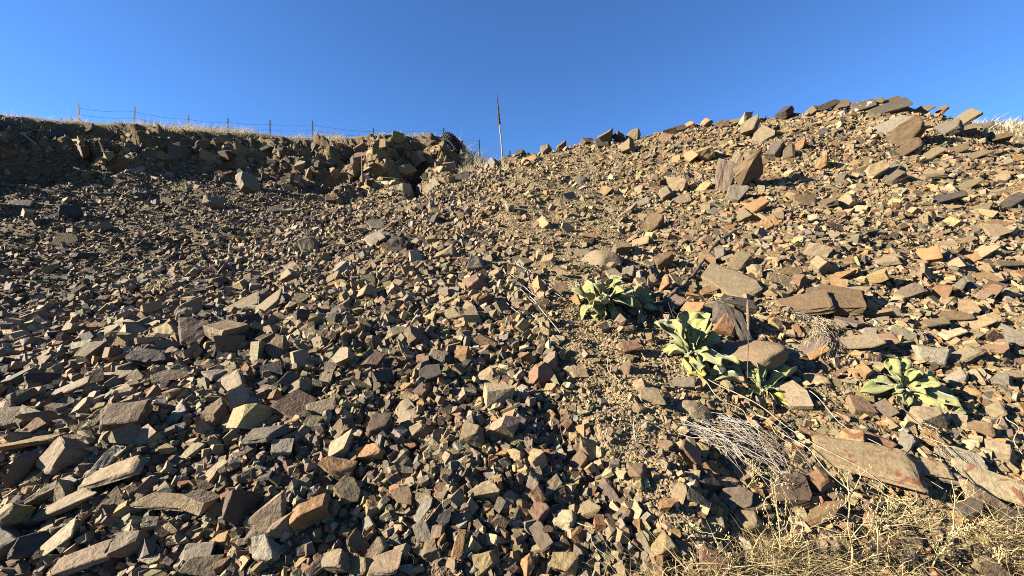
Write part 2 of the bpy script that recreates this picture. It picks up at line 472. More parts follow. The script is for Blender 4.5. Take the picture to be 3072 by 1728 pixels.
def stone_proto(r, asp, cuts, tilt=0.22, chip=(0.68, 0.95)):
    """angular fragment: a skewed block with its corners broken off; extents about 1"""
    while True:
        pl = []
        for ax in range(3):
            for s in (-1, 1):
                v = np.zeros(3); v[ax] = s
                v = v + r.normal(0, tilt, 3) * (1.0 if ax != 2 else 0.55)
                v /= np.linalg.norm(v)
                pl.append((v, 0.5 * asp[ax] * r.uniform(0.8, 1.1)))
        for c in range(cuts):
            v = r.normal(0, 1, 3) * np.array([1, 1, 0.7]); v /= np.linalg.norm(v)
            sup = np.sum(np.abs(v) * np.array(asp) * 0.5)
            pl.append((v, sup * r.uniform(*chip)))
        pts = hull_from_planes(pl)
        if len(pts) < 6: continue
        bm = bmesh.new()
        for p in pts: bm.verts.new(p)
        bmesh.ops.remove_doubles(bm, verts=bm.verts, dist=0.045)
        if len(bm.verts) < 5: bm.free(); continue
        res = bmesh.ops.convex_hull(bm, input=bm.verts)
        junk = list({e for e in res['geom_interior'] + res['geom_unused'] if isinstance(e, bmesh.types.BMVert)})
        if junk: bmesh.ops.delete(bm, geom=junk, context='VERTS')
        bm.verts.ensure_lookup_table()
        bm.verts.index_update()
        V = np.array([v.co[:] for v in bm.verts]); T = np.array([[v.index for v in f.verts] for f in bm.faces if len(f.verts) == 3])
        bm.free()
        if len(T) < 6: continue
        V -= (V.max(0) + V.min(0)) / 2
        V /= (V.max(0) - V.min(0)).max()
        return V, T

r_ = np.random.default_rng(5)
PROTO = dict(
    tiny=[stone_proto(r_, (1, r_.uniform(.6, .95), r_.uniform(.4, .8)), 0, 0.40) for _ in range(14)],
    small=[stone_proto(r_, (1, r_.uniform(.55, .95), r_.uniform(.4, .8)), 1, 0.33) for _ in range(34)],
    block=[stone_proto(r_, (1, r_.uniform(.6, .95), r_.uniform(.5, .85)), r_.integers(3, 7), r_.uniform(0.16, 0.36)) for _ in range(54)],
    flat=[stone_proto(r_, (1, r_.uniform(.5, .95), r_.uniform(.16, .34)), r_.integers(3, 7), r_.uniform(0.10, 0.24)) for _ in range(54)],
)

PAL = {
 'tan': (0.1774, 0.1291, 0.0694), 'grey tan': (0.1470, 0.1129, 0.0656), 'olive': (0.1226, 0.0926, 0.0497), 'grey': (0.1030, 0.0860, 0.0604),
 'pale grey': (0.1816, 0.1527, 0.1087), 'dark grey': (0.0414, 0.0349, 0.0271), 'brown': (0.1030, 0.0674, 0.0354), 'dark brown': (0.0541, 0.0365, 0.0226),
 'orange': (0.1858, 0.1055, 0.0438), 'rust': (0.1436, 0.0779, 0.0354), 'reddish': (0.1283, 0.0731, 0.0422), 'purple': (0.0845, 0.0609, 0.0415),
 'cream': (0.2272, 0.1827, 0.1064), 'yellow': (0.2061, 0.1527, 0.0694), 'ochre': (0.1647, 0.1112, 0.0483), 'pink': (0.1597, 0.1121, 0.0656),
}
PK = list(PAL)
PALA = np.array([PAL[k] for k in PK])
def pal_w(**kw): 
    w = np.array([kw.get(k.replace(' ', '_'), 0.0) for k in PK]); return w / w.sum()
W_TAL = pal_w(tan=17, grey_tan=24, olive=18, grey=12, pale_grey=5, dark_grey=6, brown=15, dark_brown=6, orange=5, rust=3, reddish=2, purple=4, cream=3.5, yellow=3, ochre=6, pink=4)
W_PLA = pal_w(tan=26, grey_tan=24, olive=22, grey=7, pale_grey=1.5, dark_grey=3, brown=19, dark_brown=4, orange=10, rust=4, reddish=3, purple=3, cream=2, yellow=3.5, ochre=13, pink=3)
W_SCR = pal_w(grey_tan=16, olive=18, grey=16, pale_grey=3, dark_grey=8, brown=20, dark_brown=9, tan=12, purple=5, cream=1.5, pink=3, ochre=5)
W_SOI = pal_w(tan=36, grey_tan=20, olive=10, cream=14, brown=6, orange=4, ochre=8, yellow=5, grey=5, pink=4)

# faces of the ground that can be seen (with a margin)
fc = PT[Qf].mean(1)
fa = 0.5 * np.linalg.norm(np.cross(PT[Qf[:, 2]] - PT[Qf[:, 0]], PT[Qf[:, 3]] - PT[Qf[:, 1]]), axis=1)
fn = np.cross(PT[Qf[:, 2]] - PT[Qf[:, 0]], PT[Qf[:, 3]] - PT[Qf[:, 1]]); fn /= np.linalg.norm(fn, axis=1)[:, None] + 1e-9
fn *= np.sign(fn[:, 2:3] + 1e-9)
fpx, fpy, fd = proj(fc)
fz = zones(fpx, fpy, fd, fc[:, 0], fc[:, 1])
finv = (fpx > -260) & (fpx < 3330) & (fpy < 1960) & (fd < 17.5)

def rand_rot(n, rs, nrm, spread, strike=None):
    """rotation matrices: local z near the slope normal, with random tilt"""
    z = nrm + rs.normal(0, 1, (n, 3)) * np.asarray(spread).reshape(-1, 1)
    z /= np.linalg.norm(z, axis=1)[:, None]
    t = rs.normal(0, 1, (n, 3))
    if strike is not None:
        t = strike + t * 0.75
    t -= z * np.sum(t * z, 1)[:, None]; t /= np.linalg.norm(t, axis=1)[:, None]
    b = np.cross(z, t)
    return np.stack([t, b, z], 2)

def scatter(density, smin, smax, power, protos, weights, spread, lift, rs, keep=None, zscale=(0.8, 1.2), strike=None, colfac=1.0, sunk=None):
    """stones thrown over the ground faces; returns vertex, triangle and colour arrays"""
    lam = density * fa * finv
    cnt = rs.poisson(lam)
    fi = np.repeat(np.arange(len(fa)), cnt)
    n = len(fi)
    if n == 0: return None
    q = PT[Qf[fi]]
    u = rs.random((n, 1)); v = rs.random((n, 1))
    P = (q[:, 0] * (1 - u) + q[:, 1] * u) * (1 - v) + (q[:, 3] * (1 - u) + q[:, 2] * u) * v
    mn = smin if np.isscalar(smin) else smin[fi]
    mx = smax if np.isscalar(smax) else smax[fi]
    # truncated power law
    U = rs.random(n); k = 1 - power
    s = (mn ** k + U * (mx ** k - mn ** k)) ** (1 / k)
    if keep is not None:
        ok = keep(P, s); P = P[ok]; s = s[ok]; fi = fi[ok]; n = len(fi)
    nrm = fn[fi]
    st = None if strike is None else strike[fi] if strike.ndim == 2 else np.repeat(strike[None, :], n, 0)
    R = rand_rot(n, rs, nrm, spread if np.isscalar(spread) else spread[fi], st)
    sc = s[:, None] * np.c_[np.ones(n), rs.uniform(0.8, 1.2, n), rs.uniform(*zscale, n)]
    lf_ = rs.uniform(lift[0], lift[1], n)
    if sunk is not None: lf_ = lf_ - 0.22 * sunk[fi]
    P = P + nrm * (s * lf_)[:, None]
    wl = weights if isinstance(weights, list) else [(None, weights)]
    ci = np.zeros(n, int)
    if isinstance(weights, list):
        ww = np.stack([w for _, w in weights]); zz = np.stack([f[fi] for f, _ in weights], 1) + 1e-6
        zz /= zz.sum(1)[:, None]
        pick = (rs.random((n, 1)) > np.cumsum(zz, 1)).sum(1).clip(0, len(weights) - 1)
        for j in range(len(weights)):
            m = pick == j
            ci[m] = rs.choice(len(PK), m.sum(), p=ww[j])
    else:
        ci = rs.choice(len(PK), n, p=weights)
    c = PALA[ci] * rs.uniform(0.72, 1.25, (n, 1)) * (1 + rs.normal(0, 0.05, (n, 3))) * colfac
    pi_ = rs.integers(0, len(protos), n)
    VV, TT, CC = [], [], []; off = 0
    for j, (V, T) in enumerate(protos):
        m = np.nonzero(pi_ == j)[0]
        if len(m) == 0: continue
        loc = V[None] * sc[m][:, None, :]
        W = np.einsum('nij,nvj->nvi', R[m], loc) + P[m][:, None, :]
        VV.append(W.reshape(-1, 3)); CC.append(np.repeat(c[m], len(V), 0))
        TT.append((T[None] + off + (np.arange(len(m)) * len(V))[:, None, None]).reshape(-1, 3))
        off += len(m) * len(V)
    return np.vstack(VV), np.vstack(TT), np.vstack(CC), n

def join(parts):
    V, T, C = [], [], []; o = 0
    for p in parts:
        if p is None: continue
        V.append(p[0]); T.append(p[1] + o); C.append(p[2]); o += len(p[0])
    return np.vstack(V), np.vstack(T), np.clip(np.vstack(C), 0.01, 0.85)
# ------------------------------------------------------------------ rocks that can be picked out one by one
# photo x, y, width, height (pixels), lean of the long side (degrees), colour, shape [| own label]
ROCKS = '''
2366 349 42 30 10 dark_grey b|dark angular block alone on the skyline, left of the highest rocks
2475 316 58 30 25 dark_brown s|dark tilted slab on the skyline, second rock left of the highest one
2587 322 58 30 -12 grey s|grey slab with white patches on the skyline just left of the highest rock
2661 328 90 34 8 grey s|wide grey slab lying right under the highest rust-brown rock
2658 305 62 20 14 rust s|rust-brown slab forming the very top of the stone pile
2680 378 96 40 10 pale_grey s|broad pale grey slab with dark hollow beneath, near the pile's top right
2723 416 104 62 12 brown b|large brown block overhanging a black hollow, upper right of the pile
2882 368 84 38 10 grey_tan s|tan slab with orange top at the right end of the pile's skyline
2851 392 58 36 -10 grey b
2903 400 54 32 12 olive b
2990 424 52 28 -6 brown b|brown block furthest right on the pile's crest, before the dry grass
2403 440 46 36 6 orange b
2323 466 46 46 -40 grey b
2366 468 36 36 -20 olive b
2459 492 46 48 0 orange b
2705 454 92 36 16 brown s
2627 526 62 42 15 tan b
2670 520 54 48 40 grey s
2692 548 46 32 10 purple b
2537 536 36 32 0 purple b
2543 613 62 38 5 tan b
2403 604 62 36 -10 brown s
2478 620 52 30 -25 purple s
2841 601 78 28 -8 dark_grey s
2857 672 46 30 10 yellow b
3034 613 62 32 14 dark_grey s
2944 626 48 26 8 olive s
2316 679 42 36 8 orange b
2497 688 56 24 -5 brown s
2608 474 42 20 20 cream s
3040 480 44 20 -15 orange s
2790 470 60 28 16 olive s
2860 450 70 26 14 brown s
2930 470 60 24 10 olive s
2790 540 60 30 -14 olive s
2900 560 66 30 8 olive s
3000 540 60 30 12 tan s
1566 462 30 18 10 dark_brown b
1640 446 34 22 20 olive b
1690 428 36 22 -10 brown b
1762 414 34 20 15 dark_brown s
1872 402 36 20 -10 dark_grey b
2165 376 36 22 12 brown b
2206 372 34 20 -12 olive s
2436 334 44 24 12 olive b
2522 316 44 22 -10 brown s
2622 304 40 20 14 olive s
2764 334 56 24 8 olive s
2816 346 50 22 -8 brown s
2948 388 44 24 -14 grey b
2244 352 48 32 20 cream b|cream and yellow block perched alone on the skyline, right of centre
2257 391 52 46 -15 olive b
2290 410 46 46 35 grey_tan s
2030 368 58 22 18 dark_brown s|dark flat slab on the skyline above the reddish block
2076 366 22 20 0 orange b
2123 371 28 20 30 pink b
2008 388 38 22 20 dark_brown s
2002 416 36 36 -20 reddish b
1831 417 52 32 -6 olive b|olive block in the dark rock cluster on the skyline, the left one
1902 417 42 30 -6 olive b|olive block in the dark rock cluster on the skyline, the right one
1806 437 42 24 -12 dark_grey s
1896 450 44 32 5 olive b
1850 403 30 18 0 dark_grey b
1741 540 38 48 60 grey r
2120 474 46 42 10 yellow b
2080 474 36 42 20 ochre b
2110 565 38 48 65 yellow w
2033 562 70 48 -12 tan b
2000 588 48 36 15 grey_tan b
1918 570 38 28 0 pink r
2047 606 48 26 5 grey_tan s
1955 680 58 46 -30 brown w
2272 626 62 36 25 orange s
2247 656 42 36 10 olive b
2294 676 48 42 20 orange b
1940 650 44 28 10 olive b
1924 614 48 22 5 pale_grey s
1638 672 32 38 35 tan b
1598 480 38 20 12 orange s
1700 590 40 24 30 grey_tan s
1302 564 48 36 42 cream s|pale yellow slab leaning right below the bank's dark recess
1386 538 52 30 32 grey s
1460 505 28 32 50 pale_grey b
1490 498 32 28 30 grey b
1377 520 38 22 0 reddish b
1308 645 48 26 12 yellow s
1293 623 28 26 20 tan b
1091 684 42 26 10 pink s
1130 684 48 36 40 grey s
835 630 48 26 18 grey s
860 640 26 24 0 cream b
248 452 44 40 0 brown b
342 442 40 36 30 brown b
388 470 40 18 5 yellow s
452 467 40 28 -20 brown b
404 512 74 18 62 pale_grey s|narrow pale slab standing on edge on the left bank
363 500 84 34 22 brown s
488 468 30 60 80 orange b
530 462 62 50 20 brown b
624 468 38 46 70 tan b
726 458 72 36 8 tan b
610 436 42 32 10 brown b
460 534 14 24 80 cream b
348 543 50 22 8 brown s
640 616 54 32 20 grey_tan b
211 650 50 34 30 dark_grey b
71 613 46 22 10 grey s
757 562 48 46 20 grey_tan b
622 515 54 34 12 olive b
964 483 76 32 8 tan s
259 772 66 26 14 dark_grey b
341 921 48 20 25 orange s
314 903 26 20 40 reddish s
559 845 32 16 15 cream s
659 852 34 26 20 brown b
735 921 112 40 33 grey_tan s|long grey slab rising to the right, mid left slope
586 941 54 44 35 grey_tan b
529 1004 52 62 60 yellow b
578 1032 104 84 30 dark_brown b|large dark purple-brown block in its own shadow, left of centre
672 1018 72 74 -50 tan b|tan and orange block beside the large dark blocks, left of centre
733 1006 58 66 70 dark_brown b
452 1007 54 26 10 cream s
34 1007 56 34 -8 yellow b
150 1144 108 44 22 dark_brown s
366 1172 68 36 -20 tan w
383 1124 54 42 20 olive b
430 1134 48 34 -25 tan s
528 1135 92 34 25 pink s
683 1152 68 32 70 pale_grey s
723 1156 60 56 60 grey_tan b
470 1098 112 48 20 dark_grey b
221 1176 116 34 22 grey_tan s
934 738 52 62 -70 olive b
1134 724 58 34 40 pale_grey s
1099 759 58 26 25 dark_brown s
1205 752 58 46 60 dark_grey b
1172 756 34 44 70 orange b
1354 769 44 38 -5 tan b
1441 803 52 56 -75 grey b|grey standing block with orange edge beside the pale twigs
1437 866 62 36 12 reddish b
1037 814 48 42 70 pale_grey b
896 831 52 42 35 tan b
961 845 42 42 30 dark_grey b
1103 886 52 34 8 tan b
1154 852 42 36 0 pink b
823 921 94 48 18 olive s
794 950 40 38 60 pink b
975 938 34 24 30 orange b
1010 935 56 26 25 dark_grey s
1382 945 56 52 -15 olive b
1417 930 38 40 50 pink b
1303 962 42 34 20 yellow b
838 1064 62 58 30 brown b
792 1038 42 52 50 dark_brown b
934 1010 38 40 55 cream b
982 1007 32 36 60 brown b
1187 1006 64 36 15 cream s
1317 1073 50 34 -30 grey_tan s
1399 1076 46 40 -5 orange b
1230 1162 40 30 70 orange b
1299 1128 64 46 12 dark_grey s
903 1166 64 38 28 grey_tan b
865 1142 44 44 -20 purple b
1465 1124 60 38 45 tan s
1203 1056 44 32 5 tan b
1250 860 30 30 30 tan b
33 1262 136 62 20 olive s|broad olive-grey slab cut by the left edge, left foreground
138 1266 116 40 32 orange s|long orange-tan slab rising right, left foreground
393 1256 122 74 28 brown b|large striped brown rock, left foreground
322 1240 80 34 32 orange s
539 1240 84 46 72 pale_grey w|pale grey triangular stone standing upright, left foreground
654 1246 66 60 50 brown b
106 1344 112 50 32 ochre s
230 1382 94 50 72 pink b
318 1397 94 36 72 cream s|cream slab standing upright, left foreground
356 1438 140 58 52 tan s|big orange-tan wedge leaning right, left foreground
510 1528 150 58 40 tan s|long tan slab rising right, lower left
707 1521 108 92 60 dark_brown b|large dark rough rock, lower left of centre
69 1557 96 78 40 ochre b|ochre-tan rock at far left near the bottom
204 1622 96 44 45 cream s
275 1684 128 60 45 pink s|pinkish tan slab rising right at the bottom left
339 1663 96 56 75 dark_brown s
410 1626 84 60 40 grey_tan b
616 1702 96 64 8 olive b
25 1634 92 76 60 grey b
171 1470 96 46 35 grey_tan b
226 1473 62 52 65 tan b
226 1520 160 48 33 olive s
616 1655 74 54 10 grey b
678 1623 48 36 12 orange b
466 1681 48 34 50 cream b
736 1433 64 44 30 brown b
663 1415 58 22 75 cream s
106 1646 92 70 35 dark_grey s
1220 1236 74 72 70 grey_tan r|rounded grey-tan stone, the roundest near the centre
972 1222 88 50 35 grey_tan s
1038 1287 62 50 25 brown b
1076 1302 34 36 70 cream b
1140 1295 64 46 -5 dark_brown b
1049 1342 66 52 40 cream b
1132 1357 62 48 -5 orange b|bright orange angular stone, the upper of two in the lower middle
1030 1404 82 70 -40 orange b|bright orange stone with grey corner, the lower of two in the lower middle
1049 1480 82 62 -55 olive s
830 1535 120 84 50 pink s|large pinkish flat slab, lower left of centre
1420 1320 74 60 -12 olive b
1271 1298 66 38 15 olive b
1467 1466 92 60 5 grey_tan b|rectangular grey-tan block, lower middle
1216 1502 60 58 35 brown s
1278 1535 72 30 75 pale_grey s
1340 1553 52 52 20 dark_grey b
848 1360 60 44 35 pale_grey b
936 1550 112 56 62 orange b|tall orange-tan block with dark right side, lower left of centre
872 1590 84 46 35 grey_tan b
822 1633 80 56 -60 pale_grey b
1143 1666 90 52 70 pink w
1096 1695 64 52 0 olive b
1016 1699 76 56 5 grey_tan b
1376 1644 78 34 85 orange s
957 1706 66 42 65 pink b
1278 1608 64 46 -65 grey b
1296 1655 54 42 25 olive b
1456 1673 76 68 40 yellow b
1482 1615 54 40 0 cream b
1168 1706 90 64 10 pink s
1074 1626 78 44 -50 brown s
800 1327 100 54 45 grey s
1114 1542 46 34 35 ochre b
1194 1437 54 44 -40 grey w
1223 1389 50 36 65 olive b
1660 1459 62 56 20 tan b|tan five-sided stone catching a dark square shadow, lower middle
1616 1491 58 56 40 reddish b
1605 1444 58 44 70 grey b
1776 1346 58 50 -30 tan b
1751 1389 54 40 60 brown s
1911 1419 62 50 -30 brown b
1838 1477 84 42 -45 purple s
1623 1542 60 52 55 reddish b
1665 1539 54 44 50 dark_grey b
1784 1550 78 46 48 olive s
1700 1575 60 44 -50 cream b
1631 1623 76 44 -65 purple s
1922 1535 54 36 85 cream b
1929 1579 48 38 60 rust b
1938 1619 62 36 -60 grey_tan s
1999 1637 64 60 20 yellow b|yellow-tan block on bare soil at the bottom, right of centre
2133 1575 64 60 30 grey_tan b
2140 1690 104 54 -35 reddish s
2261 1579 78 66 -25 olive b
2206 1486 100 66 25 purple s
2252 1517 84 58 15 dark_brown s
2232 1630 62 42 -40 pale_grey b
1999 1520 46 42 -40 rust b
2082 1506 60 38 -30 dark_grey s
2046 1470 54 40 70 tan s
2050 1364 70 40 -55 reddish s
2141 1415 54 46 30 orange b
2115 1455 50 46 25 dark_grey b
1572 1695 64 60 25 orange b
1692 1694 82 64 -25 yellow b|two-toned block, yellow left and dark grey right, bottom edge
1620 1389 56 40 65 tan b
1552 1360 46 36 0 tan b
1653 1251 40 30 60 orange b
1933 1672 54 38 -65 grey r
2590 1392 250 100 -36 tan s|big tan slab with rust-red patches, lower right
2608 1313 100 44 -20 reddish s|reddish slab with cream edge above the big rust-patched slab
2556 1318 70 44 -38 yellow s
2984 1464 200 70 -38 cream s|long pale tan slab with brown patch near the right edge
2955 1502 150 46 -36 tan s|tan slab tucked under the pale slab near the right edge
2355 1486 108 76 -20 dark_brown b|large dark brown block left of the weeds, lower right
2488 1564 116 54 -8 brown s
2606 1557 54 54 30 tan b
2442 1515 60 38 -10 tan b
2781 1273 84 54 -12 grey_tan b
2650 1233 50 48 -60 purple s
2719 1386 84 44 -6 olive b
2778 1415 96 52 -30 tan s
2909 1335 58 36 5 cream r|cream lumpy stone, right side, above the long pale slab
3003 1360 64 60 -20 grey_tan b
2723 1324 58 54 30 grey b
2799 1324 64 44 -40 orange s
3046 1572 70 64 -10 dark_grey b
2916 1542 70 42 -15 dark_grey s
2869 1368 112 44 -30 pale_grey s
2978 1699 116 64 -28 pink s
2486 1633 76 70 20 olive r
2455 1451 50 60 60 rust b
2824 1437 70 42 -45 grey s
1803 784 124 86 12 grey_tan r|large rounded pale boulder just above the bushiest green plant
2186 858 160 84 -48 grey_tan s|large flat grey-tan slab casting shadow right, beside the dark branch
2066 940 104 56 50 orange w|orange-tan wedge above the tall-leaved green plant
2010 934 104 44 38 purple s|purple-brown slab at the lower end of the dark branch
2232 1088 236 120 -30 pink r|broad pale boulder between two green plants, right of centre
1995 866 58 42 -5 orange b
1928 728 58 26 -10 tan s
1772 724 36 30 50 dark_brown b
1864 752 54 26 -8 olive b
2000 793 58 36 10 brown b
2226 795 62 52 60 olive b
2262 821 46 44 -10 tan b
2171 762 46 34 -65 grey b
1891 824 44 36 0 grey b
1921 831 32 30 0 pale_grey b
1752 764 58 32 -5 purple b
1895 1052 58 36 0 reddish s
1888 1104 44 42 -60 brown w
2055 1146 64 34 -5 grey s
1934 1159 38 36 10 tan b
2126 883 54 20 5 orange s
1960 1200 70 50 -20 grey_tan s
2080 1230 110 70 -20 grey_tan r|low grey-tan boulder above the grey dead grass clump
2338 845 80 44 -15 olive s|pale olive striped slab, right of the flat grey slab
2499 918 140 74 -40 brown s|big brown slab leaning left-down, upper of two, right side
2400 920 160 62 -22 brown s|big orange-brown slab under the leaning brown slab, right side
2552 886 78 66 -20 grey_tan b
2466 803 54 46 10 tan b
2370 814 56 26 0 brown s
2407 852 44 42 30 reddish b
2518 841 80 24 20 orange s
2559 821 30 40 -70 orange b
2459 752 64 52 -15 grey_tan b
2790 772 54 48 0 orange b|squarish orange block standing proud on the right slope
2728 883 70 44 20 purple b
2821 879 58 42 75 rust b
2887 872 84 30 -8 grey s
2984 890 70 40 -12 reddish s
2559 1031 142 40 -12 grey_tan s|long grey-tan slab overhanging bare soil, right side
2645 1035 78 46 -14 reddish s
2473 1097 56 40 -30 brown b
2452 1142 74 54 -14 tan r
2459 1069 64 24 10 orange s
2790 1069 80 56 -20 pale_grey s
2873 1148 74 34 10 pale_grey w|whitish half-round stone, right side near the rightmost green plant
2904 1180 74 46 -22 orange r|rounded orange stone beside the whitish half-round one
3011 1148 46 42 -30 grey b
2942 969 84 34 10 tan s
2863 955 74 34 -25 brown s
3037 1014 62 54 -30 grey s
2890 1076 74 36 15 grey_tan s
3046 1138 70 30 -15 tan s
2387 993 46 32 -70 rust b
2700 1008 60 26 -35 grey s
2980 1050 60 30 -10 reddish s
2960 760 64 30 -8 tan s
3020 800 60 28 12 olive s
2660 790 56 26 -10 grey_tan s
2900 780 50 30 8 orange s
2860 1010 54 26 -6 cream s
2800 980 56 30 -18 olive s
2990 1240 70 44 -12 olive s
2850 1250 70 36 -20 grey_tan s
2940 1290 60 40 -25 brown s
'''
RK = []
for ln in ROCKS.strip().splitlines():
    own = None
    if '|' in ln: ln, own = ln.split('|')
    f = ln.split()
    RK.append(dict(px=float(f[0]), py=float(f[1]), w=float(f[2]), h=float(f[3]), a=float(f[4]), c=f[5].replace('_', ' '), s=f[6], own=own))
for k in RK:
    loc, nor = hit(k['px'], k['py'] + 0.12 * k['h'])
    if BV.ray_cast(EYE, ray(k['px'], k['py'] + 0.35 * k['h']), 12.0)[0] is None and k['px'] > 1500:
        loc = Vector(((k['px'] - 1536) / F * loc.y, loc.y, CZ + (864 - k['py'] - 0.30 * k['h']) / F * loc.y))
    sky_rock = k['py'] < 430 and k['px'] > 1700
    to = (EYE - loc).normalized()
    d = loc.y
    tw = {'b': 0.45, 's': 0.36, 'w': 0.45, 'r': 0.35, 't': 0.6}[k['s']]
    jit = Vector(rng.normal(0, 0.24, 3).tolist())
    nn = nor * (1 - tw) + to * tw + jit
    nn += Vector((0.12, 0, 0)) if k['c'].startswith('dark') else Vector((-0.16 if k['s'] == 's' else -0.36, 0, 0.06))
    nn.normalize()
    ang = math.radians(k['a'])
    t = Vector((math.cos(ang), 0, math.sin(ang)))
    t = (t - nn * t.dot(nn)).normalized()
    b = nn.cross(t)
    fore_t = max(0.55, math.sqrt(max(0.0, 1 - t.dot(to) ** 2)))
    fore_b = max(0.55, math.sqrt(max(0.0, 1 - b.dot(to) ** 2)))
    W = k['w'] * d / F / fore_t * 1.04; H = k['h'] * d / F / fore_b * 1.04
    thick = {'b': 0.82, 's': 0.30, 'w': 0.6, 'r': 0.48, 't': 0.4}[k['s']] * min(W, H) * rng.uniform(0.85, 1.15)
    if k['s'] == 's': thick = max(thick, 0.10 * W)
    k['M'] = Matrix((t, b, nn)).transposed()
    k['dim'] = (W, H, thick)
    k['loc'] = loc + nn * thick * (0.40 if k['s'] != 'r' else 0.02)
    if k['px'] < 1010 and k['py'] < 560: k['loc'] = loc - nn * thick * 0.10
    elif k['s'] == 's': k['loc'] = loc + nn * (thick * 0.45 + 0.03)
    if k['px'] > 1500 and k['py'] < 480:
        gnd = drop(k['loc'].x, k['loc'].y)
        ve = 0.5 * (abs(t.z) * W + abs(b.z) * H + abs(nn.z) * thick)
        if gnd is not None: k['loc'].z = min(k['loc'].z, gnd.z + 0.55 * ve)
    if 'broad pale boulder' in (k['own'] or ''): k['loc'] = loc + nn * thick * 0.30
    k['rad'] = 0.5 * math.sqrt(W * H)

from mathutils import noise as mnoise
def detail_proto(r, asp, cuts, tilt, rough, rounded=False, seed=0):
    V, T = stone_proto(r, asp, cuts, tilt)
    bm = bmesh.new()
    vs = [bm.verts.new(p) for p in V]
    for tr in T: bm.faces.new([vs[i] for i in tr])
    bmesh.ops.recalc_face_normals(bm, faces=bm.faces)
    bmesh.ops.dissolve_limit(bm, angle_limit=0.05, verts=bm.verts, edges=bm.edges)
    try:
        bmesh.ops.bevel(bm, geom=list(bm.edges), offset=0.028 if not rounded else 0.10, segments=1 if not rounded else 2, affect='EDGES', profile=0.6, clamp_overlap=True)
    except Exception: pass
    bmesh.ops.triangulate(bm, faces=bm.faces)
    for _ in range(2):
        long_e = [e_ for e_ in bm.edges if e_.calc_length() > (0.16 if _ == 0 else 0.02)]
        bmesh.ops.subdivide_edges(bm, edges=long_e, cuts=1, use_grid_fill=True)
        bmesh.ops.triangulate(bm, faces=bm.faces)
    bm.normal_update()
    so = Vector((seed * 3.7, seed * 1.9, -seed * 2.3))
    dv = []
    for v in bm.verts:
        q = v.co
        n1 = mnoise.fractal(q * 2.6 + so, 1.0, 2.0, 3)
        n2 = mnoise.noise(q * 11 + so)
        lay = math.sin((q.z * 38 + 5 * mnoise.noise(q * 2 + so)))
        dv.append(v.normal * (rough * (0.55 * n1 + 0.28 * n2) + (0.004 * lay if not rounded else 0)))
    for v, dd in zip(bm.verts, dv): v.co += dd
    nl = r.uniform(5, 9); hl = [r.uniform(-1, 1) for _ in range(40)]; ca, sa = math.cos(seed), math.sin(seed)
    for v in bm.verts:
        lz = (v.co.z + 0.10 * mnoise.noise(v.co * 1.7 + so) + 0.12 * v.co.x * sa) * nl / max(asp[2], 0.35) + 15
        i_ = int(lz) % 38; fr = lz - int(lz); ff = 0 if fr < 0.75 else (fr - 0.75) / 0.25
        k_ = 1 + 0.045 * (hl[i_] * (1 - ff) + hl[i_ + 1] * ff)
        v.co.x *= k_; v.co.y *= k_
    co = np.array([v.co[:] for v in bm.verts]); mn, mx = co.min(0), co.max(0)
    for v in bm.verts: v.co = Vector((((np.array(v.co[:]) - (mn + mx) / 2) / (mx - mn)).tolist()))
    bmesh.ops.recalc_face_normals(bm, faces=bm.faces)
    me_ = bpy.data.meshes.new('rock'); bm.to_mesh(me_); bm.free()
    me_.polygons.foreach_set('use_smooth', np.full(len(me_.polygons), rounded, dtype=bool))
    me_.materials.append(MAT_ROCK)
    return me_
def boulder_proto(seed):
    """worn boulder: a ball cut by a few planes, edges softened, then roughened"""
    r = random.Random(seed + 400)
    bm = bmesh.new(); bmesh.ops.create_icosphere(bm, subdivisions=4, radius=1.0)
    cuts = []
    for i in range(13):
        v = Vector((r.gauss(0, 1), r.gauss(0, 1), r.gauss(0, 1))).normalized(); cuts.append((v, r.uniform(0.52, 0.80)))
    so = Vector((seed * 5.1, -seed * 2.7, seed * 1.3))
    for v in bm.verts:
        u = v.co.normalized(); rad = 1.0
        for n_, d_ in cuts:
            c_ = u.dot(n_)
            if c_ > 0.05: rad = min(rad, d_ / c_)
        v.co = u * (rad + 0.05 * mnoise.fractal(u * 2.2 + so, 1.0, 2.0, 4) + 0.022 * mnoise.noise(u * 9 + so) + 0.012 * mnoise.noise(u * 22 + so))
    co = np.array([v.co[:] for v in bm.verts]); mn, mx = co.min(0), co.max(0)
    for v in bm.verts: v.co = Vector((((np.array(v.co[:]) - (mn + mx) / 2) / (mx - mn)).tolist()))
    me_ = bpy.data.meshes.new('boulder'); bm.to_mesh(me_); bm.free()
    me_.polygons.foreach_set('use_smooth', np.full(len(me_.polygons), True, dtype=bool))
    me_.materials.append(MAT_ROCK)
    return me_
rp = np.random.default_rng(77)
DET = dict(
    b=[detail_proto(rp, (1, rp.uniform(.75, 1), rp.uniform(.7, .95)), int(rp.integers(3, 6)), 0.26, 0.075, seed=i) for i in range(14)],
    s=[detail_proto(rp, (1, rp.uniform(.6, .95), rp.uniform(.3, .45)), int(rp.integers(3, 6)), 0.20, 0.055, seed=20 + i) for i in range(14)],
    w=[detail_proto(rp, (1, .9, .7), 4, 0.42, 0.07, seed=40 + i) for i in range(5)],
    r=[boulder_proto(i) for i in range(6)],
)

